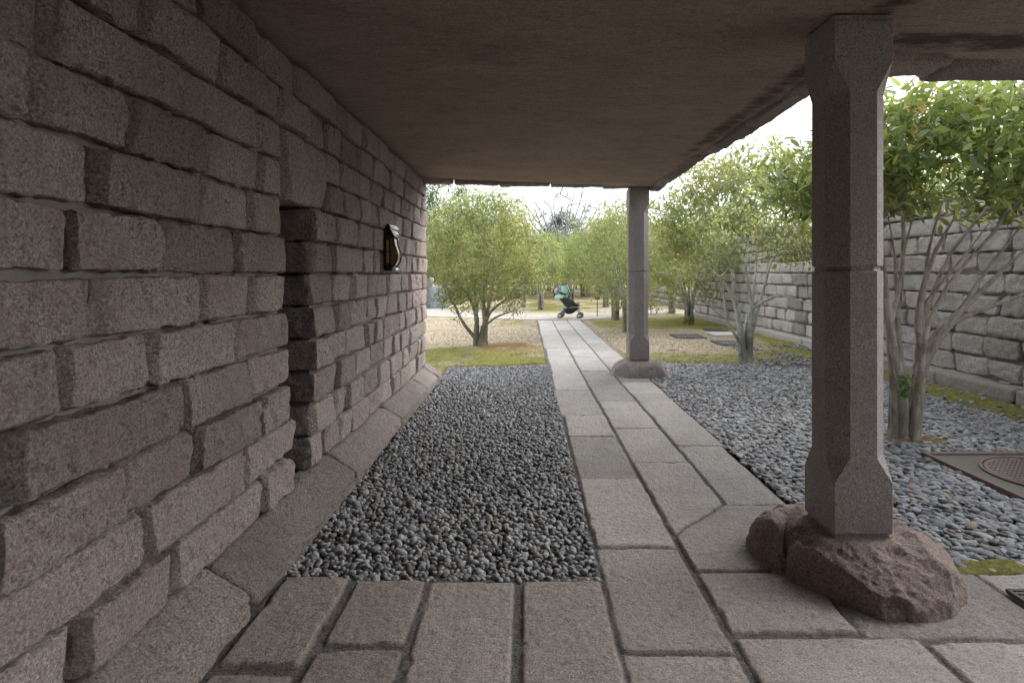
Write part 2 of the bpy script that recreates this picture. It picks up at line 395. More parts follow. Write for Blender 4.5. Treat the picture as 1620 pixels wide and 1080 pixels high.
def mat_blade():
    m, t, b, o = new_mat('grass blades'); rn = attr(t, 'rnd'); mo = attr(t, 'moss')
    a = ramp(t, rn, [(0, (.36, .29, .20)), (.5, (.45, .375, .27)), (1, (.53, .46, .355))])
    g = ramp(t, rn, [(0, (.12, .12, .03)), (.5, (.22, .21, .055)), (1, (.34, .32, .10))])
    t.links.new(mix(t, mo, a, g), b.inputs['Base Color']); b.inputs['Roughness'].default_value = .8
    return m
M['blade'] = mat_blade()
def mat_path():
    m, t, b, o = new_mat('pale path surface'); v = objvec(t)
    n = noise(t, v, 3, 6); f = noise(t, v, 90, 3)
    c = ramp(t, n, [(.3, (.30, .26, .215)), (.7, (.41, .365, .31))]); c = mix(t, .4, c, ramp(t, f, [(.3, (.7, .7, .7)), (.7, (1.2, 1.2, 1.2))]), 'MULTIPLY')
    t.links.new(c, b.inputs['Base Color']); b.inputs['Roughness'].default_value = .95; bump(t, b, f, .8, .01)
    return m
M['path'] = mat_path()

# ================================================================== THE SETTING
def z_zone(X, Y):
    """1 inside gravel beds (lower ground)"""
    left = (X > -1.25) & (X < .40) & (Y > 2.7) & (Y < 9.15+.16*(X+1.2))
    right = (X > 1.7) & (X < 5.75) & (Y > 2.8) & (Y < 9.75 - .12*(X-1.7))
    return left, right
def moss_of(X, Y):
    P = np.stack([X, Y, 0*X], 1)
    n = vn(P, .8, 3)*.5 + vn(P, 2.1, 4)*.35 + vn(P, 5, 5)*.2
    m = .24 + .85*n
    yy = Y + .9*n
    m = m + .75*np.exp(-((yy-10.1)/1.6)**2)*(X < .4) + .62*np.exp(-((yy-10.0)/1.0)**2)*(X > 1.7)
    m = m + .6*np.exp(-((X-5.5)/.55)**2) + .5*np.exp(-((Y-17.2)/1.0)**2)*(X > 2.0)
    m = m + .8*np.exp(-((X-4.9)**2+(Y-17.0)**2)/3) + .4*np.exp(-((Y-13.8)/.45)**2)*(X < .4)*(vn(P, .5, 9) > -.2)
    m = m - .9*np.exp(-((Y-13.0)/1.7)**2)*(X < 4.4)*.6 + .35*(Y > 22)*(n > 0)
    return np.clip(m, 0, 1)
def red_of(X, Y):
    P = np.stack([X, Y, 0*X], 1)
    r = np.exp(-(((X+.35)/.95)**2 + ((Y-11.4)/.75)**2)*1.3)
    r2 = .8*np.exp(-(((X+2.9)/.8)**2 + ((Y-12.2)/.3)**2)) + .6*np.exp(-(((X+1.0)/.9)**2 + ((Y-16.3)/.35)**2))
    far = .55*sstep(24, 32, Y)*sstep(-.3, .5, vn(P, .35, 12))
    return np.clip(sstep(.3, .95, r + r2 + .45*vn(P, 3, 7) + .25*vn(P, 9, 8)) + far, 0, 1)
def ground_z(X, Y):
    P = np.stack([X, Y, 0*X], 1)
    l, r = z_zone(X, Y)
    z = .012*vn(P, 1.3, 1) + .012*vn(P, 5, 2) + .02*np.clip(moss_of(X, Y), 0, 1) - .01
    z = z + (.07+.03*vn(P, 6, 15))*np.exp(-(((X+.5)/.85)**2 + ((Y-11.4)/.6)**2)) + .025*np.clip(vn(P, 1.7, 16), 0, 1)*(Y > 9.8)*(Y < 13)
    z = np.where(l | r, -.05, z)
    under = (X > -1.9) & (X < 6.2) & (Y < 2.95)
    onpath = (X > .33) & (X < 1.78) & (Y < 19)
    z = np.where(under | onpath, -.08, z)
    z = z + np.clip(Y-24, 0, 30)*.012
    return z, (l | r | under)
def lines(pts, steps):
    out = []
    for (a, b), s in zip(zip(pts[:-1], pts[1:]), steps): out.append(np.arange(a, b-1e-6, s))
    out.append([pts[-1]]); return np.concatenate(out)
gx = lines([-150, -20, -6, -3.6, 6.4, 12, 30, 150], [26, 2, .4, .085, .3, 2, 20])
gy = lines([-40, 0, 8.2, 13.5, 20, 34, 60, 320], [4, .4, .06, .1, .25, 1, 30])
XX, YY = np.meshgrid(gx, gy, indexing='ij'); xf, yf = XX.ravel(), YY.ravel()
gz, soil = ground_z(xf, yf)
i, j = np.meshgrid(np.arange(len(gx)-1), np.arange(len(gy)-1), indexing='ij'); i = i.ravel(); j = j.ravel(); nb = len(gy)
gr = mesh_obj('ground', np.stack([xf, yf, gz], 1), np.stack([i*nb+j, (i+1)*nb+j, (i+1)*nb+j+1, i*nb+j+1], 1), M['ground'], None, True,
              {'moss': moss_of(xf, yf), 'soil': soil.astype(float), 'red': red_of(xf, yf)})
tag(gr, kind='structure')

# cross path at the end of the stone walk
def ribbon(name, pts, mat, z=.018, hgt=.05):
    pts = np.array(pts, float); n = len(pts)
    V = []; 
    for (x, y0, y1) in pts: V += [(x, y0, z-hgt), (x, y0, z), (x, y1, z), (x, y1, z-hgt)]
    F = []
    for k in range(n-1):
        for q in range(3): F.append([k*4+q, k*4+4+q, k*4+5+q, k*4+1+q])
    o = mesh_obj(name, V, np.array(F), mat, None, False); return tag(o, kind='structure')
ribbon('cross_path', [(-16, 21.6, 26.5), (-9, 20.6, 25), (-3.6, 19.7, 23.6), (0, 18.2, 21.0), (.3, 18.05, 20.8), (1.8, 18.05, 20.6), (3, 19.0, 21.6), (4.4, 20.6, 23.4), (5.4, 22.0, 25), (6.3, 22.8, 27)], M['path'], .022)

# stone paving: one height field with every slab's outline
polys = []
def rect(x0, x1, y0, y1, g=.011, warm=0.0, rough=1.0): polys.append((np.array([(x0+g, y0+g), (x1-g, y0+g), (x1-g, y1-g), (x0+g, y1-g)]), warm, rough))
def poly(pts, warm=0.0, rough=1.0): polys.append((np.array(pts, float), warm, rough))
c1y = [.3, 1.2, 2.25, 3.118, 4.154, 5.233, 6.0, 7.34, 8.5, 9.4, 10.3, 11.4, 12.5, 13.6, 14.9, 16.3, 17.8, 18.3]
c2y = [4.53, 5.51, 6.68, 7.63, 8.77, 10.15, 11.34, 12.7, 13.8, 15.1, 16.6, 18.3]
c3y = [3.70, 4.945, 6.01, 7.1, 7.87, 9.2, 10.9, 12.2, 13.3, 14.9, 16.5, 18.3]
random.seed(5)
for k in range(len(c1y)-1):
    y0, y1 = c1y[k], c1y[k+1]; e = random.uniform(-.02, .02)
    rect(.375+e*(y0 > 4), .833, y0, y1, .006, max(0, .62-.13*y0), 1)
for k in range(len(c2y)-1): rect(.842, 1.299, c2y[k], c2y[k+1], .006, max(0, .3-.05*c2y[k]))
for k in range(len(c3y)-1):
    xr = 1.735 if c3y[k] < 7 or c3y[k] > 8 else 1.76
    rect(1.308, xr - (.03 if k == 0 else 0), c3y[k], c3y[k+1], .006, 0.05)
poly([(.850, 3.275), (1.285, 3.712), (1.294, 4.522), (.850, 4.522)], .2)
poly([(.856, 2.868), (1.76, 2.868), (1.70, 3.690), (1.287, 3.690), (.856, 3.258)], .3)
rect(.855, 1.40, 2.372, 2.86, .007, .4)
rect(1.40, 2.245, 2.345, 2.86, .007, .2)
rect(2.245, 3.2, 2.30, 2.86, .007, .1); rect(3.2, 4.2, 2.3, 2.86, .007, .1); rect(4.2, 5.6, 2.3, 2.86, .007, .1)
rect(.85, 1.615, 1.35, 2.352, .007, .45); rect(1.625, 2.5, 1.45, 2.325, .007, .2); rect(2.5, 3.5, 1.4, 2.28, .007, .2)
rect(-1.195, -.855, 2.165, 2.83, .010, .65, 1.3); rect(-1.195, -.855, 1.2, 2.15, .010, .6, 1.3)
rect(-.83, -.48, 2.295, 2.80, .009, 1, 1.3); rect(-.84, -.48, 1.3, 2.28, .009, 1, 1.3)
rect(-.465, -.05, 1.5, 2.79, .008, .8, 1.3); rect(-.025, .372, 1.4, 2.78, .008, .85, 1.3)
for x0 in np.arange(-1.2, 5.6, .8): rect(x0, x0+.78, -.2 if x0 > .3 else .2, 1.28 if x0 > .8 else 1.15, .015, .4)

def paving_field(gx, gy, name, skip=None):
    XX, YY = np.meshgrid(gx, gy, indexing='ij'); x, y = XX.ravel(), YY.ravel(); N = len(x)
    P3 = np.stack([x, y, 0*x], 1)
    wx = x + .006*vn(P3, 9, 21) + .006*vn(P3, 2.3, 22); wy = y + .006*vn(P3, 9, 23) + .004*vn(P3, 2.3, 24)
    best = np.full(N, -1.0); rn = np.zeros(N); wm = np.zeros(N); rg = np.ones(N); tx = np.zeros(N)
    rs = np.random.RandomState(4)
    for (pg, warm, rough) in polys:
        rr = rs.rand(); tl = rs.uniform(-.004, .004, 3)
        b0, b1 = pg.min(0)-.04, pg.max(0)+.04
        if b1[0] < gx[0] or b0[0] > gx[-1] or b1[1] < gy[0] or b0[1] > gy[-1]: continue
        idx = np.where((wx > b0[0]) & (wx < b1[0]) & (wy > b0[1]) & (wy < b1[1]))[0]
        if not len(idx): continue
        qx, qy = wx[idx], wy[idx]; ds = []
        for a, b in zip(pg, np.roll(pg, -1, 0)):
            t = b-a; L = np.hypot(*t); ds.append((-(qx-a[0])*t[1] + (qy-a[1])*t[0])/L)
        # rounded-corner inside distance
        D = np.stack(ds); s = .0065*rough; d = -s*np.log(np.exp(-np.clip(D, -.2, .3)/s).sum(0))
        up = d > best[idx]; w_ = idx[up]
        best[w_] = d[up]; rn[w_] = rr; wm[w_] = warm; rg[w_] = rough
        cx, cy = pg.mean(0); tx[w_] = tl[0] + tl[1]*(x[w_]-cx)*2 + tl[2]*(y[w_]-cy)*2
    prof = sstep(0, 1, np.clip(best/(.008*rg), 0, 1))**.6
    top = tx + rg*(.0022*vn(P3, 11, 31) + .0022*vn(P3, 34, 32)) + .0014*vn(P3, 62, 33) - .007*rg*np.clip(vn(P3, 42, 38)-.42, 0, 1)*(y < 5)
    JD = np.where(y < 2.9, -.013, -.017); z = np.where(best > 0, JD*(1-prof) + top*prof, JD + .004*vn(P3, 60, 35))
    z = z - .006*rg*sstep(.05, 0, best)*(vn(P3, 13, 36) > .35)*(best > 0)
    jt = 1-sstep(-.001, .006, best)
    i, j = np.meshgrid(np.arange(len(gx)-1), np.arange(len(gy)-1), indexing='ij'); i = i.ravel(); j = j.ravel(); nb = len(gy)
    F = np.stack([i*nb+j, (i+1)*nb+j, (i+1)*nb+j+1, i*nb+j+1], 1)
    if skip is not None:
        cx, cy = x[F].mean(1), y[F].mean(1); F = F[~skip(cx, cy)]
    V = np.stack([x, y, z], 1)
    o = mesh_obj(name, V, F, M['paving'], None, True, {'rnd': rn, 'warm': wm, 'joint': jt}); return tag(o, kind='structure')
paving_field(np.arange(-1.27, 2.75, .0095), lines([.2, 1.6, 2.84], [.03, .0095]), 'paving')
paving_field(np.arange(2.741, 5.7, .03), lines([-.2, 2.87], [.03]), 'side_paving')  # unseen extension, added so skylight bounces in under the roof
paving_field(np.arange(.352, 1.80, .0095), lines([2.84, 4.6, 9, 18.4], [.0095, .016, .03]), 'stone_path',
             lambda x, y: (x > 1.745) & ((y > 7.95) | (y < 7.0)) | (x > 1.775) | (x > 1.715) & (y < 4.93) & (y > 3.3))

# ------------------------------------------------------------------ pebble beds
def ico(sub):
    p = (1+5**.5)/2
    V = np.array([(-1, p, 0), (1, p, 0), (-1, -p, 0), (1, -p, 0), (0, -1, p), (0, 1, p), (0, -1, -p), (0, 1, -p), (p, 0, -1), (p, 0, 1), (-p, 0, -1), (-p, 0, 1)], float)
    F = [(0, 11, 5), (0, 5, 1), (0, 1, 7), (0, 7, 10), (0, 10, 11), (1, 5, 9), (5, 11, 4), (11, 10, 2), (10, 7, 6), (7, 1, 8), (3, 9, 4), (3, 4, 2), (3, 2, 6), (3, 6, 8), (3, 8, 9), (4, 9, 5), (2, 4, 11), (6, 2, 10), (8, 6, 7), (9, 8, 1)]
    V /= np.linalg.norm(V, axis=1, keepdims=True); V = list(map(tuple, V))
    for _ in range(sub):
        c = {}; NF = []
        def mid(a, b):
            k = (min(a, b), max(a, b))
            if k not in c:
                m = np.array(V[a])+np.array(V[b]); m /= np.linalg.norm(m); V.append(tuple(m)); c[k] = len(V)-1
            return c[k]
        for a, b, d in F:
            x, y, z = mid(a, b), mid(b, d), mid(d, a); NF += [(a, x, z), (b, y, x), (d, z, y), (x, y, z)]
        F = NF
    return np.array(V), np.array(F)
def rotmats(rs, n, tilt):
    yaw = rs.rand(n)*2*np.pi; tx = rs.randn(n)*tilt; ty = rs.randn(n)*tilt
    cz, sz = np.cos(yaw), np.sin(yaw); Z = np.zeros((n, 3, 3)); Z[:, 0, 0] = cz; Z[:, 0, 1] = -sz; Z[:, 1, 0] = sz; Z[:, 1, 1] = cz; Z[:, 2, 2] = 1
    X = np.zeros((n, 3, 3)); X[:, 0, 0] = 1; X[:, 1, 1] = np.cos(tx); X[:, 1, 2] = -np.sin(tx); X[:, 2, 1] = np.sin(tx); X[:, 2, 2] = np.cos(tx)
    Y = np.zeros((n, 3, 3)); Y[:, 1, 1] = 1; Y[:, 0, 0] = np.cos(ty); Y[:, 0, 2] = np.sin(ty); Y[:, 2, 0] = -np.sin(ty); Y[:, 2, 2] = np.cos(ty)
    return Y @ X @ Z
def pebbles(name, x0, x1, y0, y1, sp, size, thick, tilt, keep, label, seed, bright=0.0, zb=-.03):
    rs = np.random.RandomState(seed); allV, allF, allA, off = [], [], [], 0
    gxx, gyy = np.meshgrid(np.arange(x0, x1, sp), np.arange(y0, y1, sp), indexing='ij')
    x = gxx.ravel() + rs.uniform(-.6, .6, gxx.size)*sp; y = gyy.ravel() + rs.uniform(-.6, .6, gxx.size)*sp
    k = keep(x, y, rs); x, y = x[k], y[k]; n = len(x)
    z = zb + rs.rand(n)*.022
    L = size*(.62+.55*rs.rand(n)+.35*(rs.rand(n) > .9)); W = L*rs.uniform(.58, .92, n); T = L*thick*rs.uniform(.75, 1.3, n)
    Rm = rotmats(rs, n, tilt); a = rs.rand(n)
    a = np.clip(a + bright, 0, 1)
    for sub, sel in ((1, y < 6.2), (0, y >= 6.2)):
        idx = np.where(sel)[0]
        if not len(idx): continue
        tv, tf = ico(sub); m = len(tv)
        S = np.stack([L, W, T], 1)[idx]*.5*(1.06 if sub == 0 else 1)
        d = 1 + .16*(rs.rand(len(idx), m)-.5)
        Pm = np.sign(tv)[None]*np.abs(tv[None])**.9*S[:, None]*d[:, :, None]
        Pm = np.einsum('nij,nmj->nmi', Rm[idx], Pm) + np.stack([x, y, z], 1)[idx][:, None]
        allV.append(Pm.reshape(-1, 3)); allF.append((tf[None] + (np.arange(len(idx))*m)[:, None, None] + off).reshape(-1, 3))
        allA.append(np.repeat(a[idx], m)); off += len(idx)*m
    o = mesh_obj(name, np.concatenate(allV), np.concatenate(allF), M['pebble'], None, True, {'rnd': np.concatenate(allA)})
    tag(o, label, 'gravel', kind='stuff'); return o
def keep_left(x, y, rs):
    wob = .03*vn(np.stack([x, y, 0*x], 1), 3, 60)
    return (x > -1.23) & (x < .362) & (y > 2.795) & (y < 9.12+.16*(x+1.2)+wob*2+.06*(rs.rand(len(x))-.5))
pebbles('gravel', -1.26, .38, 2.78, 9.6, .0262, .043, .55, .45, keep_left, 'bed of dark grey pebbles between the left stone wall and the path', 11, -.09)
TR = (3.5, 5.22)
def keep_right(x, y, rs):
    P = np.stack([x, y, 0*x], 1)
    k = (x > 1.745 + .02*(y > 7)) & (y > 2.90 + .05*vn(P, 4, 61)*(x > 2)) & (y < 9.72-.12*(x-1.7)+.12*vn(P, 2, 62)+.1*(rs.rand(len(x))-.5)) & (x < 5.66)
    k &= ~((x > 3.28) & (x < 4.6) & (y > 3.52) & (y < 4.80))
    k &= ~((((x-1.63)/.40)**2 + ((y-2.95)/.42)**2 < 1))
    k &= ~((x > 1.3) & (x < 2.05) & (y > 8.2) & (y < 8.7) & (((x-1.68)/.36)**2+((y-8.42)/.25)**2 < 1))
    k &= ~((x-TR[0])**2+(y-TR[1])**2 < .15**2)
    k &= ~((x > 5.05+.18*vn(P, 1.6, 63)) & (rs.rand(len(x)) < .93) & (y > 3))
    k &= ~((x > 2.0) & (y < 3.0) & (rs.rand(len(x)) < .75))
    return k
pebbles('gravel', 1.72, 5.7, 2.88, 10, .031, .062, .36, .22, keep_right, 'bed of blue grey flat pebbles around the right hand tree, right of the path', 12, .0)
def keep_edge(x, y, rs):
    P = np.stack([x, y, 0*x], 1)
    return (rs.rand(len(x)) < .55*(vn(P, 1.8, 66) > .05)+.04) & (x > 3.95 + .1*(y-9.6)) & (x < 5.66)
pebbles('scattered_pebbles', 3.9, 5.68, 9.2, 12.5, .045, .06, .36, .2, keep_edge, 'loose pale pebbles scattered on moss by the right wall kerb', 13, .25, .005)

# moss strip at the edge of the paving and by the kerb
def moss_sheet(name, cx, cy, hx, hy, label, seed, hgt=.03, z0=-.03, mo=1.0, rd=0.0):
    nx, ny = int(max(12, hx*2/.03)), int(max(10, hy*2/.03)); u = np.linspace(-1, 1, nx); v = np.linspace(-1, 1, ny)
    U, V = np.meshgrid(u, v, indexing='ij'); x = (cx+U*hx).ravel(); y = (cy+V*hy).ravel(); P = np.stack([x, y, 0*x], 1)
    e = np.clip(1-np.maximum(np.abs(U), np.abs(V)).ravel()**3 + .45*vn(P, 5, seed)-.1, 0, 1)
    z = z0 + hgt*np.sqrt(e)*(1+.3*vn(P, 25, seed+1)) - .02*(e <= 0)
    i, j = np.meshgrid(np.arange(nx-1), np.arange(ny-1), indexing='ij'); i = i.ravel(); j = j.ravel()
    F = np.stack([i*ny+j, (i+1)*ny+j, (i+1)*ny+j+1, i*ny+j+1], 1); keep = (e[F] > 0).any(1)
    o = mesh_obj(name, np.stack([x, y, z], 1), F[keep], M['ground'], None, True, {'moss': np.full(len(x), mo), 'soil': .12+0*x, 'red': np.full(len(x), rd)})
    return tag(o, label, 'moss', kind='stuff')
moss_sheet('moss', 3.6, 2.93, 1.75, .09, 'strip of green moss where the right pebbles meet the paving', 70, .026, -.028)
moss_sheet('moss', 5.42, 6.6, .34, 3.2, 'green moss strip along the foot of the right wall kerb', 74, .035, -.045)
moss_sheet('moss', TR[0]+.05, TR[1]-.02, .42, .24, 'brown and green moss patch at the foot of the right hand tree', 78, .04, -.04, .6, .5)

# ------------------------------------------------------------------ LEFT WALL
WX = -1.38
Z0, CH = .22, .2125
joints = {  # pixel columns of the upright joints in each course of the near wall (measured at the face)
 0: [125, 272, 417, 462], 1: [-60, 235, 385, 470], 2: [-30, 192, 310, 412, 456], 3: [10, 288, 400, 462], 4: [107, 245, 372, 461],
 5: [155, 319, 401, 452], 6: [116, 260, 378, 460], 7: [152, 318, 395, 444], 8: [206, 334, 412, 447], 9: [80, 290, 410, 447], 10: [347, 440, 492], 11: [310, 405, 472, 530]}
wall = empty('granite_wall', (0, 0, 0), 'tall wall of rough pinkish granite blocks along the left side of the walkway', 'wall')
rngw = random.Random(21)
mbw = MB()
def wall_stone(y0, y1, z0, z1, near, depth=.10, leftcut=True, deepen=0.0):
    g = .009; prot = rngw.uniform(-.014, .024)
    res = .0115 if near < 2.3 else (.015 if near < 4 else .022)
    hx = depth; c = (WX - hx + prot, (y0+y1)/2, (z0+z1)/2); h = (hx, (y1-y0)/2-g, (z1-z0)/2-g-.002)
    pl = []
    def bevel(a, b, sy, tz=0.0):      # pitched edge: reaches a deep down the side and b across the face
        n = np.array([1/a, sy/b, tz/b]); L = np.linalg.norm(n); n /= L
        pl.append((n, n[0]*h[0] + abs(n[1])*h[1] + n[2]*0 - 1/L))
    dp = .052 + prot
    if leftcut: bevel(dp*rngw.uniform(.8, 1.0), rngw.uniform(.018, .060), -1, rngw.uniform(-.12, .12))
    if rngw.random() < .7: bevel(dp*rngw.uniform(.5, .95), rngw.uniform(.008, .035), 1, rngw.uniform(-.2, .2))
    for s in (1, -1):
        if rngw.random() < .8:
            n = np.array([1, rngw.uniform(-.15, .15), s*rngw.uniform(.7, 1.8)]); n /= np.linalg.norm(n)
            pl.append((n, (np.abs(n)*np.array(h)).sum() - rngw.uniform(.003, .014)))
    if rngw.random() < .6:
        n = np.array([1, rngw.uniform(-.10, .10), rngw.uniform(-.2, .2)]); n /= np.linalg.norm(n)
        pl.append((n, h[0]*n[0]-rngw.uniform(-.006, .008)))
    for _ in range(2):
        if rngw.random() < .6:          # chipped corners
            a_, b_, c_ = dp*.9, rngw.uniform(.02, .06), rngw.uniform(.02, .05)
            n = np.array([1/a_, rngw.choice((-1, 1))/b_, rngw.choice((-1, 1))/c_]); L = np.linalg.norm(n); n /= L
            pl.append((n, (np.abs(n)*np.array(h)).sum() - 1/L))
    rough_box(mbw, c, h, res, .007, (.010, .010, .0085), (5, 21, 46), 2, .02, rngw, pl, None, None, (0, -1), rese=(.025, res, res), seed=40)
def yu(u): return -WX*900/(832-u)
for k in range(12):
    z0, z1 = Z0+k*CH, Z0+(k+1)*CH
    js = [yu(u) for u in joints[k]]
    # courses are 9 and 8 near the opening: the lintel
    y = js[0]; prev = []
    while y > -5.5: y -= rngw.uniform(.36, .62); prev.append(y)
    ys = prev[::-1] + js
    for a, b in zip(ys[:-1], ys[1:]):
        if b < .2:
            mbw.box((WX-.1, (a+b)/2, (z0+z1)/2), (.1, (b-a)/2-.01, (z1-z0)/2-.008)); continue
        wall_stone(a, b, z0, z1, b)
    # back part
    start = js[-1] if k > 9 else (3.69+rngw.uniform(-.015, .02) if k < 8 else (3.95 if k == 8 else 3.9))
    y = start
    while y < 7.85:
        L = rngw.uniform(.26, .52); e = y+L
        if e > 7.65: e = 7.93 + rngw.uniform(-.03, .05)
        wall_stone(y, e, z0, z1, y, depth=.30 if (y == start and k < 8) else (.25 if e > 7.85 else .10), leftcut=(y != start) or rngw.random() < .5)
        y = e
mas = mbw.build('masonry', M['wall'], wall, smooth=True)
ml = MB()   # lintel over the opening
rough_box(ml, (WX-.28, 3.575, 2.13), (.275, .345, .207), .018, .03, (.018, .009, .004), (4, 15, 45), 6, .06, random.Random(3), [(np.array([.55, -1, -.25])/1.17, .33)])
ml.build('lintel', M['wall'], wall, smooth=True)
mm = MB()  # mortar backing, plus an unseen panel added behind the opening to darken it
mm.box((WX-.355, -1.2, 1.50), (.30, 4.48, 1.275)); mm.box((WX-.352, 5.81, 1.50), (.30, 2.05, 1.275)); mm.box((WX-.36, 3.59, 2.51), (.30, .31, .25)); mm.box((WX-.42, 3.59, .96), (.05, .31, 1.0)); mm.box((WX-.42, 3.60, .08), (.36, .42, .125)); mm.box((.9, -6.35, 1.4), (2.2, .15, 1.4)); mm.box((4.8, -6.35, 1.4), (1.65, .15, 1.4)); mm.box((6.35, -3.3, 1.4), (.15, 2.7, 1.4))  # last boxes: unseen rear enclosure walls, added to block light from behind
mm.build('mortar', M['mortar'], wall)
def kerb_warp(P):
    x, z = P[:, 0], P[:, 2]; Q = P.copy(); t = np.clip((x+1.385)/.185, 0, 1)
    Q[:, 2] = z*(1 - .52*t*(z > 0)); return Q
rk = random.Random(8)
for (a, b) in ((-5, -2), (-2, -.6), (-.6, .95), (.95, 2.48), (2.48, 4.02), (4.02, 5.5), (5.5, 6.95), (6.95, 7.75), (7.75, 8.1)):
    mk = MB(); far = b > 8
    rough_box(mk, (-1.345, (a+b)/2, .105), (.15 if not far else .155, (b-a)/2-.005, .112), .02, .03, (.009, .008, .006), (5, 16, 42), 4, .05, rk, [], kerb_warp, rk.random(), seed=50)
    mk.build('kerb_stone', M['kerb'], wall, smooth=True)

# ------------------------------------------------------------------ ROOF
roof = empty('roof_slab', (0, 0, 2.8), 'low stone roof slab with brown stucco underside and chipped stone edges', 'roof')
def zc(X): return 2.792 - .02*X
def ceil_obj(name, gx, gy, far_skew):
    XX, YY = np.meshgrid(gx, gy, indexing='ij'); x, y = XX.ravel(), YY.ravel().copy()
    if far_skew: y = np.where(y > 3.3, 3.3+(y-3.3)*(1 + (x-1.95)*.5/3.33/5.1), y)
    P = np.stack([x, y, 0*x], 1); z = zc(x) + .006*vn(P, .8, 90) + .003*vn(P, 3, 91)
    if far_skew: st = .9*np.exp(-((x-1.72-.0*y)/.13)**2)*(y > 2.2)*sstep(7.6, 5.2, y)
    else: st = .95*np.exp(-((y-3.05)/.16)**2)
    i, j = np.meshgrid(np.arange(len(gx)-1), np.arange(len(gy)-1), indexing='ij'); i = i.ravel(); j = j.ravel(); nb = len(gy)
    V = np.stack([x, y, z-2.8], 1)
    return mesh_obj(name, V, np.stack([i*nb+j, i*nb+j+1, (i+1)*nb+j+1, (i+1)*nb+j], 1), M['ceiling'], roof, True, {'stain': st})
ceil_obj('ceiling', np.arange(-1.75, 1.951, .05), np.arange(-6, 8.42, .06), True)
ceil_obj('ceiling', np.arange(1.95, 3.32, .06), np.arange(-.6, 3.31, .05), False)
ceil_obj('ceiling', np.arange(1.95, 6.5, .12), np.arange(-6, -.59, .1), False)  # unseen wide rear part, added to block light from behind
mr = MB(); mr.box((.10, -.0, .30), (1.9, 3.2, .24)); mr.box((.1, 5.65, .30), (1.86, 2.45, .24)); mr.box((2.64, 1.35, .30), (.68, 1.92, .24)); mr.box((4.25, -3.3, .30), (2.25, 2.7, .24)); mr.box((.1, -4.6, .3), (1.9, 1.4, .24))
mr.build('slab', M['kerb'], roof)
re = random.Random(14); y = 3.40
while y < 8.3:
    L = re.uniform(.5, 1.0); e = min(y+L, 8.46); m_ = MB()
    if e > 8.1: e = 8.46
    n = np.array([1, 0, -re.uniform(.6, 1.1)]); n /= np.linalg.norm(n)
    rough_box(m_, (1.905+re.uniform(-.025, .025), (y+e)/2, .04+re.uniform(-.012, .012)), (.095, (e-y)/2-.004, .12), .02, .02, (.026, .014, .006), (5, 16, 45), 4, .05, re, [(n, .105)], seed=60)
    m_.build('edge_stone', M['wall'], roof, smooth=True); y = e
x = 1.86
while x < 3.0:
    e = x + re.uniform(.75, 1.1); m_ = MB()
    if x == 1.86: e = 2.46
    n = np.array([0, 1, -.9]); n /= np.linalg.norm(n)
    rough_box(m_, ((x+e)/2, 3.40+re.uniform(-.02, .02)+(.05 if x > 2.2 else 0), .02), ((e-x)/2-.006, .14, .125), .02, .035, (.02, .01, .004), (5, 14, 45), 3, .05, re, [(n, .15)], seed=62)
    m_.build('edge_stone', M['wall'], roof, smooth=True); x = e
x = -1.72
while x < 1.8:
    e = min(x + re.uniform(.55, .9), 1.84); yy = 7.97 + .5*((x+e)/2+1.38)/3.33; m_ = MB()
    rough_box(m_, ((x+e)/2, yy, .055), ((e-x)/2-.006, .07, .105), .02, .02, (.010, .006, .003), (5, 16, 45), 3, .04, re, seed=64)
    m_.build('edge_stone', M['wall'], roof, smooth=True); x = e

# ------------------------------------------------------------------ COLUMNS
def make_column(loc, label):
    c = empty('granite_column', loc, label, 'column', 'granite columns holding up the roof slab')
    a = .145; ch = .08
    def ring(z, k, s=1.0):   # 8 corner points, k: chamfer size
        k = max(k, .006); A = a*s
        return [(A, -A+k, z), (A, A-k, z), (A-k, A, z), (-A+k, A, z), (-A, A-k, z), (-A, -A+k, z), (-A+k, -A, z), (A-k, -A, z)]
    def stack(rings, name, bottom=True):
        V = [p for r in rings for p in r]; n = len(rings); F = []
        for i in range(n-1):
            for j in range(8): F.append([i*8+j, i*8+(j+1) % 8, i*8+8+(j+1) % 8, i*8+8+j])
        o = MB(); o.add(np.array(V), [np.array(F), np.array([[7, 6, 5, 4, 3, 2, 1, 0]]), np.array([[(n-1)*8+j for j in range(8)]])], .5)
        return o.build(name, M['column'], c)
    stack([ring(0, 0, .93), ring(.03, 0, .93)], 'foot')
    stack([ring(.024, 0, .985), ring(.030, 0), ring(.272, 0), ring(.39, ch), ring(1.292, ch), ring(1.297, ch, .98)], 'lower_shaft')
    stack([ring(1.29, ch, .93), ring(1.325, ch, .93)], 'joint')
    stack([ring(1.319, ch, .98), ring(1.324, ch), ring(2.165, ch), ring(2.312, 0), ring(2.505, 0), ring(2.508, 0, .99)], 'upper_shaft')
    stack([ring(2.50, 0, .95), ring(2.536, 0, .95)], 'cap_joint')
    return c
ZB = .214
make_column((1.633, 2.895, ZB), 'nearest granite column with chamfered shaft standing on the cracked red boulder')
make_column((1.655, 8.435, ZB), 'far granite column at the roof corner standing on the pale boulder')

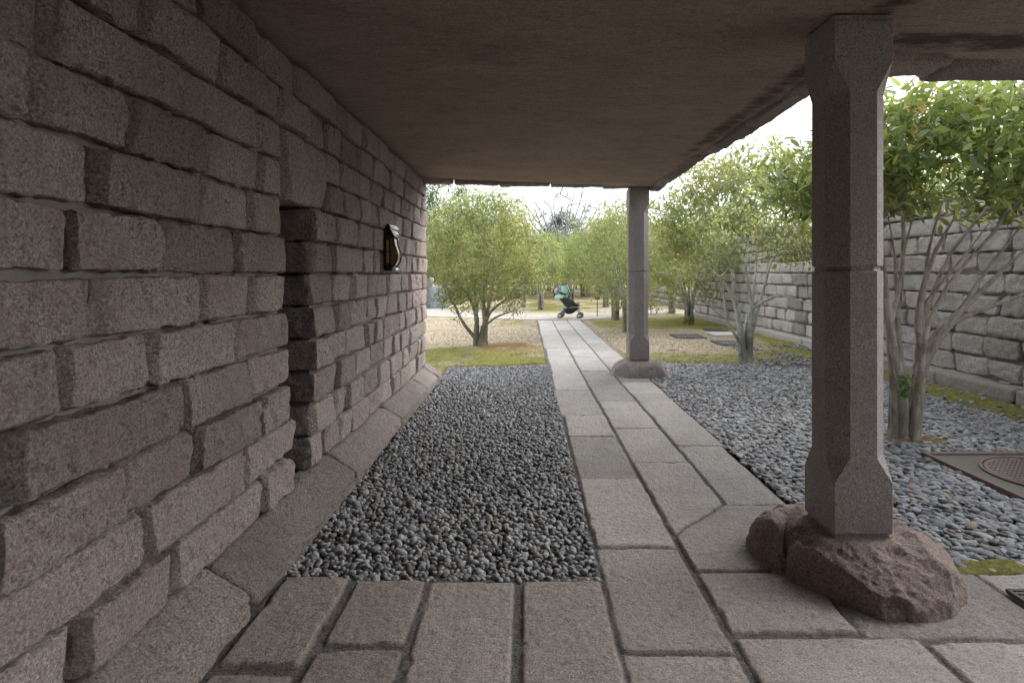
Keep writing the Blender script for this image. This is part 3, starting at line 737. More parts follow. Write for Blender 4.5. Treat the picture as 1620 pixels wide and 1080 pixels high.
def boulder(name, cx, cy, plan, H, mat, label, crack=None, seed=0, nth=150, nr=44, flatr=.42, group=None):
    """plan: list of (angle deg, radius) around the centre"""
    ang = np.array([p[0] for p in plan]+[plan[0][0]+360], float); rad = np.array([p[1] for p in plan]+[plan[0][1]], float)
    th = np.arange(nth)*360/nth; Rr = np.interp((th-ang[0]) % 360+ang[0], ang, rad)
    k = np.ones(7)/7; Rr = np.convolve(np.concatenate([Rr[-3:], Rr, Rr[:3]]), k, 'valid')
    s = np.linspace(0, 1, nr)
    prof_r = np.sin(s*np.pi/2*1.0)**.85; prof_z = np.cos(s*np.pi/2)**.46
    T, S = np.meshgrid(np.radians(th), np.arange(nr), indexing='ij')
    rr = Rr[:, None]*prof_r[None]; x = rr*np.cos(T); y = rr*np.sin(T); z = H*prof_z[None]*np.ones_like(x)
    P = np.stack([x, y, z], -1).reshape(-1, 3)
    N = np.stack([x/.40, y/.40, .4+z/.2], -1).reshape(-1, 3); N /= np.linalg.norm(N, axis=1, keepdims=True)
    d = .034*vn(P, 5, seed) + .013*vn(P, 12, seed+1) + .007*vn(P, 30, seed+2) + .004*vn(P, 75, seed+3)
    ridge = 1-np.abs(vn(P*np.array([1, 1, 2.2]), 9, seed+5)); d += .026*(ridge-.6) + .016*(1-np.abs(vn(P*np.array([1, 1, 1.8]), 5, seed+6))*2)
    flat = sstep(flatr*.55, flatr*.35, np.hypot(P[:, 0], P[:, 1])); d = d*(1-flat)
    d *= (.4+.6*np.clip(P[:, 2]/.06, 0, 1))
    P = P + N*d[:, None]
    rng = random.Random(seed)
    for _ in range(34):
        a = rng.uniform(0, 2*np.pi); el = rng.uniform(.1, 1.0)
        n = np.array([math.cos(a)*math.cos(el), math.sin(a)*math.cos(el), math.sin(el)])
        o = np.quantile(P @ n, rng.uniform(.93, .98))
        if n[2] > .85: continue
        ov = P @ n - o + .004*vn(P, 25, seed+8); P = P - np.maximum(ov, 0)[:, None]*n*.9
    P = P + N*((.006*vn(P, 24, seed+20) + .004*vn(P, 55, seed+21))*(1-flat*.8))[:, None]
    if crack is not None:
        c = np.array(crack)-np.array([cx, cy]); q = P[:, :2]+.008*vn(P, 20, 99)[:, None]; dm = np.full(len(P), 9.0)
        for a, b in zip(c[:-1], c[1:]):
            t = np.clip(((q-a)@(b-a))/((b-a)@(b-a)), 0, 1); dm = np.minimum(dm, np.linalg.norm(q-(a+t[:, None]*(b-a)), axis=1))
        P[:, 2] -= .055*np.exp(-(dm/.011)**2)*(P[:, 2] > .03) + .02*np.exp(-(dm/.04)**2)
    P[:, 2] = np.where(np.tile(np.arange(nr) == nr-1, nth), -.03, P[:, 2])
    i, j = np.meshgrid(np.arange(nth), np.arange(nr-1), indexing='ij'); i = i.ravel(); j = j.ravel(); ii = (i+1) % nth
    F = np.stack([i*nr+j, i*nr+j+1, ii*nr+j+1, ii*nr+j], 1)
    o = mesh_obj(name, P, F, mat, None, True, {'rnd': np.full(len(P), .5)}, (cx, cy, 0))
    return tag(o, label, 'boulder', group)
def plan_of(c, pts):
    out = []
    for (x, y) in pts: out.append((math.degrees(math.atan2(y-c[1], x-c[0])) % 360, math.hypot(x-c[0], y-c[1])))
    return sorted(out)
c0 = (1.64, 2.90)
b1 = [(1.22, 3.22), (1.21, 3.02), (1.235, 2.84), (1.27, 2.70), (1.35, 2.57), (1.48, 2.475), (1.67, 2.46), (1.93, 2.47), (2.12, 2.55), (2.19, 2.68), (2.18, 2.86), (2.10, 3.06), (1.93, 3.22), (1.7, 3.36), (1.45, 3.42), (1.28, 3.36)]
boulder('boulder', c0[0], c0[1], plan_of(c0, b1), .222, M['boulder'], 'large red granite boulder with a crack under the nearest column',
        [(1.62, 3.14), (1.50, 3.10), (1.40, 3.05), (1.33, 2.93), (1.285, 2.82), (1.22, 2.70)], 5, 260, 70, .5)
c0 = (1.67, 8.43)
b2 = [(1.23, 8.55), (1.20, 8.35), (1.33, 8.2), (1.5, 8.12), (1.7, 8.10), (1.9, 8.16), (2.14, 8.3), (2.22, 8.42), (2.05, 8.62), (1.8, 8.75), (1.5, 8.75), (1.35, 8.68)]
boulder('boulder', c0[0], c0[1], plan_of(c0, b2), .222, M['boulder2'], 'pale grey granite boulder under the far column', None, 33, 110, 30, .5)

# ------------------------------------------------------------------ RIGHT WALL
def block_wall(name, label, x, y0, y1, z0, rows, ch, res, kerb=True, rng=random.Random(2), lx=(.42, .70), dark=True, xfun=None):
    root = empty(name, (0, 0, 0), label, 'wall'); mb = MB()
    for k in range(rows):
        y = y0 - rng.uniform(0, .5)
        while y < y1:
            L = rng.uniform(*lx); e = min(y+L, y1+rng.uniform(-.05, .05)); 
            if e - y < .12: break
            rn = rng.random()*.6+.4
            if dark and (9.9 < y < 12.2) and k < 5 and rng.random() < .65: rn = rng.random()*.12-.55
            r_ = res if y < 9 else res*1.8
            xx = xfun((y+e)/2) if xfun else x
            rough_box(mb, (xx+.12+rng.uniform(-.03, .012), (y+e)/2, z0+(k+.5)*ch), (.12, (e-y)/2-.013, ch/2-.011-rng.uniform(0, .004)), r_, .014, (.016, .012, .007), (6, 18, 42), 5, .055, rng, [], None, rn, (0, 1), rese=(.04, r_, r_), seed=80)
            y = e
    mb.build('masonry', M['wallr'], root, smooth=True)
    m2 = MB()
    if xfun is None:
        m2.box((x+.33, (y0+y1)/2, z0+rows*ch/2-.02), (.28, (y1-y0)/2-.04, rows*ch/2-.02))
    else:
        ys = np.linspace(y0, y1, 8)
        for a, b in zip(ys[:-1], ys[1:]): m2.box((xfun((a+b)/2)+.30, (a+b)/2, z0+rows*ch/2-.02), (.22, (b-a)/2+.03, rows*ch/2-.03))
    m2.build('mortar', M['mortar'], root)
    if kerb:
        y = y0
        while y < y1:
            L = rng.uniform(1.1, 1.3); e = min(y+L, y1); mk = MB()
            rough_box(mk, (x-.06, (y+e)/2, .05), (.16, (e-y)/2-.006, .10), .03, .035, (.008, .006, .003), (5, 18, 40), 3, .05, rng, seed=84)
            mk.build('kerb_stone', M['kerbr'], root, smooth=True); y = e
    return root
block_wall('garden_wall', 'high wall of pale grey granite blocks behind the right hand trees', 5.9, 3.2, 19.9, .15, 9, .27, .024)
block_wall('garden_wall', 'low granite block wall beyond the far end of the high right wall', 6.5, 23.5, 36, .0, 3, .26, .06, False, random.Random(5), (.5, .8), False, lambda y: 6.55 + (y-23)*.02)
lw = block_wall('garden_wall', 'granite block wall beside the wire mesh drum at far left', 0, -8, 0, .0, 5, .26, .06, False, random.Random(9), (.5, .8), False)
lw.location = (-4.0, 24.7, 0); lw.rotation_euler = (0, 0, R(-90))

# ------------------------------------------------------------------ LAMPS
def make_lamp(loc, rz, label):
    L = empty('wall_lantern', loc, label, 'lamp', None, rz)
    # local: x out of the wall, y along the wall, z up; lamp 0.46 high
    m = MB(); m.box((.012, 0, .215), (.012, .085, .20), bev=.006); m.build('back_plate', M['darkmetal'], L)
    prof = [(.115, .035), (.150, .06), (.178, .10), (.188, .145), (.178, .19), (.158, .23), (.142, .27), (.136, .31)]
    m = MB()
    m.box((.062, 0, .018), (.055, .075, .018), bev=.006)      # foot
    for s in (-1, 1):
        for (x_, z_), (x2, z2) in zip(prof[:-1], prof[1:]):
            m.tube([(x_, s*.078, z_), (x2, s*.078, z2)], .009, 6)
        m.box((.03, s*.078, .18), (.010, .008, .15)); m.box((.075, s*.078, .316), (.065, .008, .009)); m.box((.068, s*.078, .045), (.055, .008, .010))
    m.build('frame', M['darkmetal'], L)
    m = MB(); P = np.array([[(x_-.004, t*.076, z_) for t in np.linspace(-1, 1, 7)] for x_, z_ in prof]); m.grid(P)
    m.build('front_glass', M['glass'], L, True)
    for s in (-1, 1):
        m = MB(); P = np.array([[(.088+(x_-.092)*t, s*.074, z_) for t in np.linspace(0, 1, 5)] for x_, z_ in prof]); m.grid(P)
        m.build('side_glass', M['glass'], L)
        m = MB(); m.box((.052, s*.0765, .185), (.020, .003, .115)); m.build('amber_panel', M['amber'], L)
        m = MB()
        m.box((.018, s*.077, .18), (.014, .007, .165)); m.box((.082, s*.077, .18), (.010, .007, .165))
        m.box((.05, s*.077, .32), (.04, .007, .022)); m.box((.05, s*.077, .045), (.045, .007, .028)); m.box((.052, s*.0775, .185), (.021, .006, .006))
        m.build('side_frame', M['darkmetal'], L)
    m = MB(); m.lathe([(.0, .10), (.035, .11), (.048, .14), (.046, .17), (.03, .185), (.0, .19)], (.105, 0, 0), 16); m.build('bulb_bowl', M['copper'], L, True)
    m = MB()
    m.box((.075, 0, .332), (.075, .088, .010), bev=.004)
    V = np.array([(0, -.082, .34), (.142, -.082, .34), (.142, .082, .34), (0, .082, .34), (0, -.045, .40), (.085, -.045, .40), (.085, .045, .40), (0, .045, .40)])
    m.add(V, np.array([[0, 1, 5, 4], [1, 2, 6, 5], [2, 3, 7, 6], [4, 5, 6, 7], [3, 0, 4, 7]]))
    m.box((.04, 0, .42), (.035, .035, .022), bev=.008); m.box((.035, 0, .448), (.022, .022, .010), bev=.005)
    m.build('cap', M['darkmetal'], L)
    # ribbed reflector beside the lamp
    n = 60; zz = np.linspace(.0, .46, n); xx = .02 + .014*np.sin(np.arange(n)/n*2*np.pi*9)
    yy = np.linspace(.11, .48, 6); P = np.array([[(a+.05*math.sin((b-.11)/.37*math.pi), b, c) for b in yy] for a, c in zip(xx, zz)])
    m = MB(); m.grid(P); m.build('ribbed_reflector', M['chrome'], L, True)
    return L
mg, t, b, o = new_mat('lamp glass'); b.inputs['Base Color'].default_value = (.30, .20, .19, 1); b.inputs['Roughness'].default_value = .12
b.inputs['Transmission Weight'].default_value = .5; b.inputs['IOR'].default_value = 1.2; M['glass'] = mg
lp = make_lamp((WX+.012, 5.55, 1.52), 0, 'black wall lantern with bulging glass and ribbed chrome plate on the left granite wall')
lp.scale = (.72, 1, 1)
# ------------------------------------------------------------------ manhole and covers
mh = empty('manhole', (3.92, 4.20, -.012), 'round iron manhole cover in a concrete square with pink brick edging', 'manhole')
m = MB(); m.box((0, 0, -.035), (.56, .53, .035), bev=.004); m.build('concrete_slab', M['concrete'], mh)
m = MB()
for (cx_, cy_, hx_, hy_) in ((0, .558, .602, .024), (0, -.558, .602, .024), (-.582, 0, .02, .532), (.582, 0, .02, .532)):
    m.box((cx_, cy_, -.025), (hx_, hy_, .042), bev=.006)
m.build('brick_edging', M['pinkbrick'], mh)
m = MB(); m.lathe([(0, .012), (.40, .012), (.405, .010), (.408, .0)], (0, .03, 0), 64); m.lathe([(.414, .0), (.414, .012), (.432, .012), (.434, .0)], (0, .03, 0), 64)
cv = m.build('cover', M['iron'], mh)
m = MB()
for a in np.arange(-.38, .39, .035):
    for c in np.arange(-.38, .39, .035):
        if a*a+c*c < .375**2: m.box((a, .03+c, .014), (.0065, .0065, .0035), Matrix.Rotation(R(45), 3, 'Z'))
m.build('studs', M['ironstud'], cv)
def flat_cover(name, x0, x1, y0, y1, mat, label, z=-.004):
    m = MB(); m.box((0, 0, 0), ((x1-x0)/2, (y1-y0)/2, .02), bev=.006); o = m.build(name, M[mat], None, loc=((x0+x1)/2, (y0+y1)/2, z+.012)); tag(o, label, 'cover', 'flat covers set in the lawn'); return o
flat_cover('ground_cover_plate', 3.48, 4.15, 13.0, 13.8, 'darkcover', 'dark rectangular cover in the straw coloured lawn, apart from the others')
flat_cover('ground_cover_plate', 4.7, 5.15, 14.45, 15.2, 'darkcover', 'small dark cover just behind the pale stone slab in the lawn')
flat_cover('stone_slab', 4.5, 5.25, 13.5, 14.25, 'palecover', 'pale flat stone slab set in the lawn near the right wall', .006)
flat_cover('ground_cover_plate', 4.05, 4.55, 11.7, 12.5, 'darkcover', 'dark cover in the moss just behind the white stemmed tree')
m = MB()
for k in range(5): m.box((0, -.06+k*.03, 0), (.13, .009, .006))
m.box((0, -.085, 0), (.14, .008, .008)); m.box((0, .085, 0), (.14, .008, .008)); m.box((-.14, 0, 0), (.008, .092, .008)); m.box((.14, 0, 0), (.008, .092, .008))
dg = m.build('drain_grate', M['darkcover'], None, loc=(2.40, 2.58, .012)); tag(dg, 'small dark metal drain grate in the paving at the right edge', 'grate')

# ------------------------------------------------------------------ mesh drum and sign post
dr = empty('mesh_drum', (-3.72, 24.3, .0), 'silvery blue wire mesh drum standing beside the far path at left', 'drum')
m = MB(); r_ = .44
for k in range(44):
    a = k/44*2*np.pi; m.box((r_*math.cos(a), r_*math.sin(a), .47), (.017, .006, .46), Matrix.Rotation(a+R(90), 3, 'Z'))
m.build('mesh_side', M['steelmesh'], dr)
m = MB()
for z_ in np.linspace(.02, .93, 9): m.lathe([(r_+.008, z_-.010), (r_+.014, z_), (r_+.008, z_+.010), (r_-.004, z_), (r_+.008, z_-.010)], (0, 0, 0), 44)
m.build('hoops', M['steelmesh'], dr)
m = MB(); m.lathe([(0, .03), (r_-.02, .03), (r_-.02, .90), (0, .90)], (0, 0, 0), 36); m.build('liner', M['greycloth'], dr, True)
sg = empty('sign_post', (2.42, 19.3, 0), 'thin dark post with a small tilted name plate beside the cross path', 'sign')
m = MB(); m.tube([(0, 0, -.05), (0, 0, .62)], .016, 8); m.build('post', M['signmetal'], sg)
m = MB(); m.box((0, -.02, .65), (.085, .010, .045), Matrix.Rotation(R(-35), 3, 'X'), bev=.003); m.build('plate', M['signmetal'], sg)

# ------------------------------------------------------------------ STROLLER
st = empty('stroller', (1.40, 18.9, .022), 'parked pushchair with mint green hood and black frame at the end of the stone path', 'stroller', None, R(-12))
def wheel(x, y, r, mat='rubber'):
    m = MB(); a = np.linspace(0, 2*np.pi, 21)
    m.tube([(x+r*math.cos(q), y, r+r*math.sin(q)) for q in a], .016, 6, False); wo_ = m.build('wheel', M['rubber'], st, True)
    m = MB(); m.lathe([(0, -.012), (r*.75, -.010), (r*.82, 0), (r*.75, .010), (0, .012)], (x, y, r), 16, axis='y'); m.build('hub', M['paleplastic'], wo_, True)
for (x_, y_, r_) in ((-.24, -.24, .075), (-.24, .24, .075), (-.20, .10, .072), (.40, -.2, .08), (.40, .2, .08)):
    if (x_, y_) != (-.20, .10): wheel(x_, y_, r_)
m = MB()
for s in (-.2, .2):
    m.tube([(-.24, s*1.2, .08), (-.18, s*1.1, .20), (.0, s, .33), (.20, s, .40)], .011, 7)      # rear leg
    m.tube([(.40, s, .09), (.36, s, .24), (.22, s, .40), (.05, s, .58), (-.12, s, .80), (-.28, s, 1.00), (-.36, s, 1.03)], .012, 7)
    m.tube([(-.22, s, .16), (.1, s, .30), (.36, s, .26)], .008, 6)
m.tube([(-.36, -.2, 1.03), (-.40, -.1, 1.05), (-.40, .1, 1.05), (-.36, .2, 1.03)], .016, 8)
m.tube([(-.24, -.24, .08), (-.24, .24, .08)], .009, 6); m.tube([(.36, -.2, .22), (.36, .2, .22)], .009, 6)
m.build('frame', M['blackmetal'], st, True)
def sheet(name, mat, f, nu, nv, smooth=True, th=.012):
    P = np.array([[f(u, v) for v in np.linspace(0, 1, nv)] for u in np.linspace(0, 1, nu)]); m = MB(); m.grid(P)
    o = m.build(name, M[mat], st, smooth); s = o.modifiers.new('solid', 'SOLIDIFY'); s.thickness = th; return o
# seat shell
def seatf(u, v):
    pts = np.array([(.36, .36), (.24, .42), (.10, .38), (.0, .34), (-.10, .46), (-.20, .68), (-.27, .82)])
    k = u*(len(pts)-1); a = int(min(k, len(pts)-2)); p = pts[a]+(pts[a+1]-pts[a])*(k-a); y_ = (v-.5)*2
    return (p[0], y_*.17, p[1] + .05*y_*y_)
sheet('seat', 'blackcloth', seatf, 14, 7, th=.03)
for s in (-1, 1):
    m = MB(); m.add([(-.02, s*.18, .34), (.34, s*.18, .38), (.20, s*.18, .50), (.0, s*.18, .62), (-.2, s*.18, .74), (-.24, s*.18, .62), (-.12, s*.18, .44)], np.array([[0, 1, 2, 3, 4, 5, 6]]))
    o = m.build('side_panel', M['blackcloth'], st); q = o.modifiers.new('s', 'SOLIDIFY'); q.thickness = .012
m = MB()   # basket
P = []
for u_ in np.linspace(0, 1, 9):
    x_ = -.16+.50*u_; dp = .05+.14*math.sin(math.pi*min(1, u_*.9+.12)); row = []
    for v_ in np.linspace(-1, 1, 9): row.append((x_, v_*.19, .30 + .04*u_ - dp*(1-abs(v_)**3)))
    P.append(row)
m.grid(P); m.build('basket', M['blackcloth'], st, True).modifiers.new('s', 'SOLIDIFY').thickness = .01
# hood: mint dome with ribs, sagging bag below
def hood(u, v):
    a = R(-20 + 155*u); y_ = (v-.5)*2; yy = math.sin(y_*R(90)); c = math.cos(y_*R(90))*.96+.04
    rr = .235 + .018*abs(math.sin(u*math.pi*3)); cx_, cz_ = -.20, .80
    return (cx_ + rr*math.cos(a)*c, yy*.20, cz_ + .05 + rr*.92*math.sin(a)*c)
sheet('hood', 'mint', hood, 22, 15)
m = MB()   # mint apron bulging behind the seat
uu, vv = np.meshgrid(np.linspace(0, 1, 13), np.linspace(0, 2*np.pi, 21), indexing='ij')
rr = np.sin(uu*np.pi)**.6; xx = -.30+.23*rr*np.cos(vv)+.12*(uu-.5); yy = .2*rr*np.sin(vv); zz = .54+.30*uu + .015*np.sin(vv*7)
xx = xx+.14*(1-uu)
m.grid(np.stack([xx, yy, zz], -1)); m.build('apron', M['mint'], st, True)
m = MB()  # clear dark window with grey rim
def vis(u, v):
    a = R(95+85*u); y_ = (v-.5)*2; c = math.cos(y_*R(85)); return (-.20+.27*math.cos(a)*(.5+.5*c), math.sin(y_*R(85))*.205, .82+.26*math.sin(a)*(.55+.45*c))
sheet('visor', 'greycloth', vis, 8, 13, th=.008)
m = MB(); P = np.array([[(-.462-.01*math.cos(v_*1.4), v_*.12, .80+.10*u_) for v_ in np.linspace(-1, 1, 7)] for u_ in np.linspace(-1, 1, 5)]); m.grid(P)
m.build('visor_window', M['blackcloth'], st, True).modifiers.new('s', 'SOLIDIFY').thickness = .02
for s in (-1, 1):
    m = MB(); m.tube([(-.20+.27*math.cos(q), s*.215, .83+.25*math.sin(q)) for q in np.linspace(R(-50), R(175), 18)], .014, 7); m.build('hood_rib', M['blackmetal'], st, True)
m = MB(); m.lathe([(0, -.09), (.05, -.08), (.06, 0), (.05, .08), (0, .09)], (.33, 0, .47), 14, axis='y'); m.build('footrest_roll', M['greycloth'], st, True)
m = MB(); V, F = ico(2); m.add(V*np.array([.11, .13, .11])+np.array([-.13, -.06, .24]), F); ob = m.build('grey_bag', M['greycloth'], st, True)
m = MB(); m.box((-.12, -.2, .115), (.06, .012, .012), bev=.004); m.build('brake_pedal', M['redplastic'], st)

# ================================================================== TREES
def grow(seed, stems, targets, rtip=.0045, pw=.47, seg=.16, up=.45, jit=.018, r0=.0, rs_=None):
    """stems: list of polylines (main stems); targets: points the twigs must reach"""
    rng = np.random.RandomState(seed); pos = []; par = []; 
    mr_ = []
    for si, pl in enumerate(stems):
        pl = np.array(pl, float); rr0 = rs_[si] if rs_ else r0; tot = np.linalg.norm(np.diff(pl, axis=0), axis=1).sum(); run = 0
        if pl[0, 2] > .1 and pos:
            dd = np.linalg.norm(np.array(pos)-pl[0], axis=1) + .5*np.clip(np.array(pos)[:, 2]-pl[0, 2], 0, 9); last = int(np.argmin(dd)); pl[0] = pos[last]
            rr0 = min(rr0, mr_[last]*.8)
        else:
            pos.append(pl[0]); par.append(-1); mr_.append(rr0); last = len(pos)-1
        for a, b in zip(pl[:-1], pl[1:]):
            L = np.linalg.norm(b-a); n = max(1, int(L/seg))
            for q in range(1, n+1):
                p = a+(b-a)*q/n + (rng.randn(3)*jit*.5 if q < n else 0); par.append(last); pos.append(p); last = len(pos)-1
                run += L/n; mr_.append(rr0*(1-.90*run/tot))
    pos = list(map(np.array, pos)); tips = []
    T = np.array(targets); base = pos[0]; order = np.argsort(np.linalg.norm(T-base, axis=1)); 
    PA = np.zeros((len(pos)+len(T)*14, 3)); PA[:len(pos)] = pos; npos = len(pos)
    DEP = np.zeros(len(PA))
    for k in range(npos): DEP[k] = 0 if par[k] < 0 else DEP[par[k]] + np.linalg.norm(PA[k]-PA[par[k]])
    par = par + [0]*(len(PA)-npos)
    for ti in order:
        tp = T[ti]; D = tp - PA[:npos]; d = np.linalg.norm(D, axis=1)
        outw = np.where(d > 1e-6, D[:, 2]/np.maximum(d, 1e-6), 0)
        cost = d*(1 + .5*np.clip(-.1-outw, 0, 1)) + .12*DEP[:npos] + .25*(PA[:npos, 2] < .25)
        s = int(np.argmin(cost)); L = d[s]; 
        if L < .05: continue
        pp = par[s]; d0 = PA[s]-PA[pp] if pp >= 0 else np.array([0, 0, 1.0]); d0 = d0/(np.linalg.norm(d0)+1e-9)
        c = PA[s] + (d0*.55+np.array([0, 0, up*.45]))*L*.45; n = int(min(13, max(2, round(L/seg)))); prev = s
        for q in range(1, n+1):
            t = q/n; p = (1-t)**2*PA[s] + 2*t*(1-t)*c + t*t*tp
            if q < n: p = p + rng.randn(3)*jit*min(1, L)
            PA[npos] = p; par[npos] = prev; DEP[npos] = DEP[prev] + np.linalg.norm(p-PA[prev]); prev = npos; npos += 1
        tips.append(prev)
    PA = PA[:npos]; par = np.array(par[:npos]); cnt = np.zeros(npos); ch = [[] for _ in range(npos)]
    for k in range(npos):
        if par[k] >= 0: ch[par[k]].append(k)
    for k in range(npos-1, -1, -1):
        if not ch[k]: cnt[k] = 1
        if par[k] >= 0: cnt[par[k]] += cnt[k]
    # nodes attached later may have smaller parents: parents always have lower index, so one pass is right
    rad = rtip*cnt**pw; rad[:len(mr_)] = np.maximum(rad[:len(mr_)], mr_)
    chains = []; stack = [k for k in range(npos) if par[k] < 0]
    while stack:
        s = stack.pop(); chain = ([par[s]] if par[s] >= 0 else []) + [s]; k = s
        while ch[k]:
            c = sorted(ch[k], key=lambda q: -cnt[q]); stack += c[1:]; k = c[0]; chain.append(k)
        chains.append((chain, par[s] >= 0))
    return PA, par, rad, chains, np.array(tips), cnt

def wood_mesh(name, G_, mat, parent, sides=6, flare=1.35, minr=0.0, bumpy=0.0):
    PA, par, rad, chains, tips, cnt = G_; mb = MB()
    for chain, side in chains:
        P = PA[chain]; r = rad[chain].copy()
        if side: r[0] = r[1]
        r = np.maximum(r, minr)
        if len(P) > 3:
            Q = P.copy(); Q[1:-1] = P[1:-1]*.5 + (P[:-2]+P[2:])*.25; P = Q
        if not side: r = r*(1 + (flare-1)*np.exp(-(P[:, 2]-P[0, 2])/.09))
        n = sides if r.max() > .012 else 4
        if bumpy and not side:   # denser rings with knots
            k = np.linspace(0, len(P)-1, len(P)*3); P = np.stack([np.interp(k, np.arange(len(P)), P[:, q]) for q in range(3)], 1); r = np.interp(k, np.arange(len(r)), r)*(1+bumpy*np.random.RandomState(len(P)).randn(len(k))*.5)
            n = 10
        V, F = tube_geo(P, r, n, False); mb.add(V, F)
    return mb.build(name, mat, parent, True)

def leaves_mesh(name, pts, dirs, mat, parent, seed, per=18, L=.09, W=.34, spread=.12, droop=.25, clumpn=.9, fold=.25, yellow=0.0):
    rs = np.random.RandomState(seed); n0 = len(pts); idx = np.repeat(np.arange(n0), per); n = len(idx)
    base = pts[idx] + rs.randn(n, 3)*spread*np.array([1, 1, .75])
    d = dirs[idx]*.7 + rs.randn(n, 3)*.75; d[:, 2] -= droop*rs.rand(n); d /= np.linalg.norm(d, axis=1, keepdims=True)+1e-9
    up = np.array([0, 0, 1.0]) + rs.randn(n, 3)*.45; s = np.cross(d, up); s /= np.linalg.norm(s, axis=1, keepdims=True)+1e-9; nn = np.cross(s, d)
    l = L*rs.uniform(.5, 1.3, n); w_ = l*W*rs.uniform(.8, 1.15, n)
    # base, l1, l2, tip, r2, r1
    tu = np.array([0, .3, .68, 1, .68, .3]); tw = np.array([0, .46, .40, 0, -.40, -.46]); tz = np.array([0, fold*.5, fold*.35, -.18, fold*.35, fold*.5])
    V = base[:, None] + d[:, None]*(l[:, None]*tu)[:, :, None] + s[:, None]*(w_[:, None]*tw)[:, :, None] + nn[:, None]*(w_[:, None]*np.abs(tz)*np.sign(tz))[:, :, None]
    k = np.arange(n)[:, None]*6
    F = np.concatenate([k+np.array([[0, 3, 2, 1]]), k+np.array([[0, 5, 4, 3]])])
    cl = np.clip(.5+clumpn*.5*(vn(base, 2.2, seed)+.6*vn(base, 6, seed+1)), 0, 1)
    a = np.clip(rs.rand(n) + yellow*vn(base, 3, seed+2)*(rs.rand(n) < .4), 0, 1)
    # old yellow leaves come in sparse clusters
    return mesh_obj(name, V.reshape(-1, 3), F, mat, parent, True, {'rnd': np.repeat(a, 6), 'clump': np.repeat(cl, 6)})

def crown_targets(rs, n, c, r, zmin=-.45, inner=.35, lumps=6):
    out = []; c = np.array(c); r = np.array(r)
    while len(out) < n:
        d = rs.randn(3); d /= np.linalg.norm(d)
        if d[2] < zmin: continue
        lump = 1 + .10*math.sin(3*math.atan2(d[1], d[0])+lumps) + .07*math.sin(5*d[2]+7*d[0]+lumps)
        out.append(c + d*r*lump*(inner + (1-inner)*rs.rand()**.45))
    return np.array(out)
def tipdirs(G_):
    PA, par, rad, chains, tips, cnt = G_
    sel = list(tips); 
    P = PA[sel]; D = PA[sel]-PA[par[sel]]; D /= np.linalg.norm(D, axis=1, keepdims=True)+1e-9
    pr = par[sel]; P2 = PA[pr]; D2 = D.copy()
    return np.concatenate([P, P2, (P+P2)/2]), np.concatenate([D, D2, D])

def make_tree(loc, seed, stems, c, r, nt_, label, group, leafmat='leaf', bark='bark', per=10, L=.09, rtip=.0045, pw=.47, spread=.10, zmin=-.45, inner=.35, extra=(), sides=7, bumpy=.05, name='evergreen_tree', droop=.25, W=.36, yellow=.0, minr=0.0, up=.45, r0=.035, rs_=None):
    T = empty(name, loc, label, 'tree', group); rs = np.random.RandomState(seed)
    tg = crown_targets(rs, nt_, c, r, zmin, inner, seed)
    if len(extra): tg = np.concatenate([tg, np.array(extra)])
    g = grow(seed, stems, tg, rtip, pw, up=up, r0=r0, rs_=rs_)
    wood_mesh('trunk', g, M[bark], T, sides, bumpy=bumpy, minr=minr)
    P, D = tipdirs(g)
    leaves_mesh('crown', P, D, M[leafmat], T, seed+50, per, L, W, spread, droop, yellow=yellow)
    return T
GRP = 'evergreen trees in the garden'
# right hand tree, close: many stems leaning to the right
s1 = [[(.0, .02, -.06), (.0, .02, .12), (.0, .02, .36)], [(-.10, .02, -.05), (-.11, .0, .45), (-.16, .02, 1.0), (-.22, .05, 1.7), (-.25, .1, 2.2)],
      [(-.04, -.03, -.05), (-.05, -.03, .40), (-.17, -.06, .85), (-.24, -.10, 1.3), (-.40, -.2, 2.0)],
      [(.0, .04, -.05), (.0, .05, .5), (-.03, .1, 1.1), (.02, .2, 1.7), (.0, .3, 2.2)],
      [(.02, -.02, -.05), (.10, -.02, .35), (.14, .0, .75), (.10, .0, 1.2), (.25, .0, 1.75), (.5, .0, 2.15)],
      [(.05, .02, -.05), (.14, .05, .45), (.20, .07, .85), (.55, .10, 1.15), (1.05, .1, 1.65), (1.45, .1, 1.95)],
      [(-.08, .08, -.05), (-.06, .12, .6), (.05, .2, 1.2), (.2, .35, 1.8), (.3, .5, 2.2)],
      [(.08, .08, .0), (.14, .1, .6), (.28, .2, 1.1), (.60, .3, 1.7), (.95, .35, 2.1)],
      [(.0, -.06, -.05), (.04, -.08, .5), (.06, -.14, 1.0), (.22, -.22, 1.45), (.55, -.35, 1.9)],
      [(.14, .0, .75), (.38, -.1, 1.15), (.62, -.15, 1.6), (1.0, -.2, 2.1)], [(.10, .0, .9), (.22, .1, 1.4), (.30, .1, 1.9), (.4, .1, 2.2)],
      [(-.05, .1, .6), (.02, .25, 1.1), (-.02, .4, 1.7), (.05, .5, 2.3)], [(.3, .05, .95), (.7, .0, 1.2), (1.2, -.1, 1.42), (1.7, -.1, 1.5)],
      [(-.16, .02, .95), (-.05, .05, 1.3), (.05, .1, 1.8), (.15, .1, 2.2)], [(.2, .05, 1.1), (.45, .0, 1.6), (.72, -.05, 2.0)]]
make_tree((3.5, 5.22, -.03), 101, s1, (.62, .25, 2.52), (1.5, 1.30, .72), 460, 'near multi stemmed tree with glossy leaves right of the nearest column', GRP, 'leaf', 'bark1', 8, .118, .0046, .36, .12, -.6, .5,
          [(-1.25, -.1, 2.45), (-1.1, -.2, 2.2), (-1.15, .1, 2.25), (1.6, -.1, 2.1), (-.9, .1, 2.05)], 8, .05, W=.40, up=.3, rs_=[.05, .05, .055, .04, .06, .055, .04, .045, .045, .035, .035, .035, .025, .03, .03])
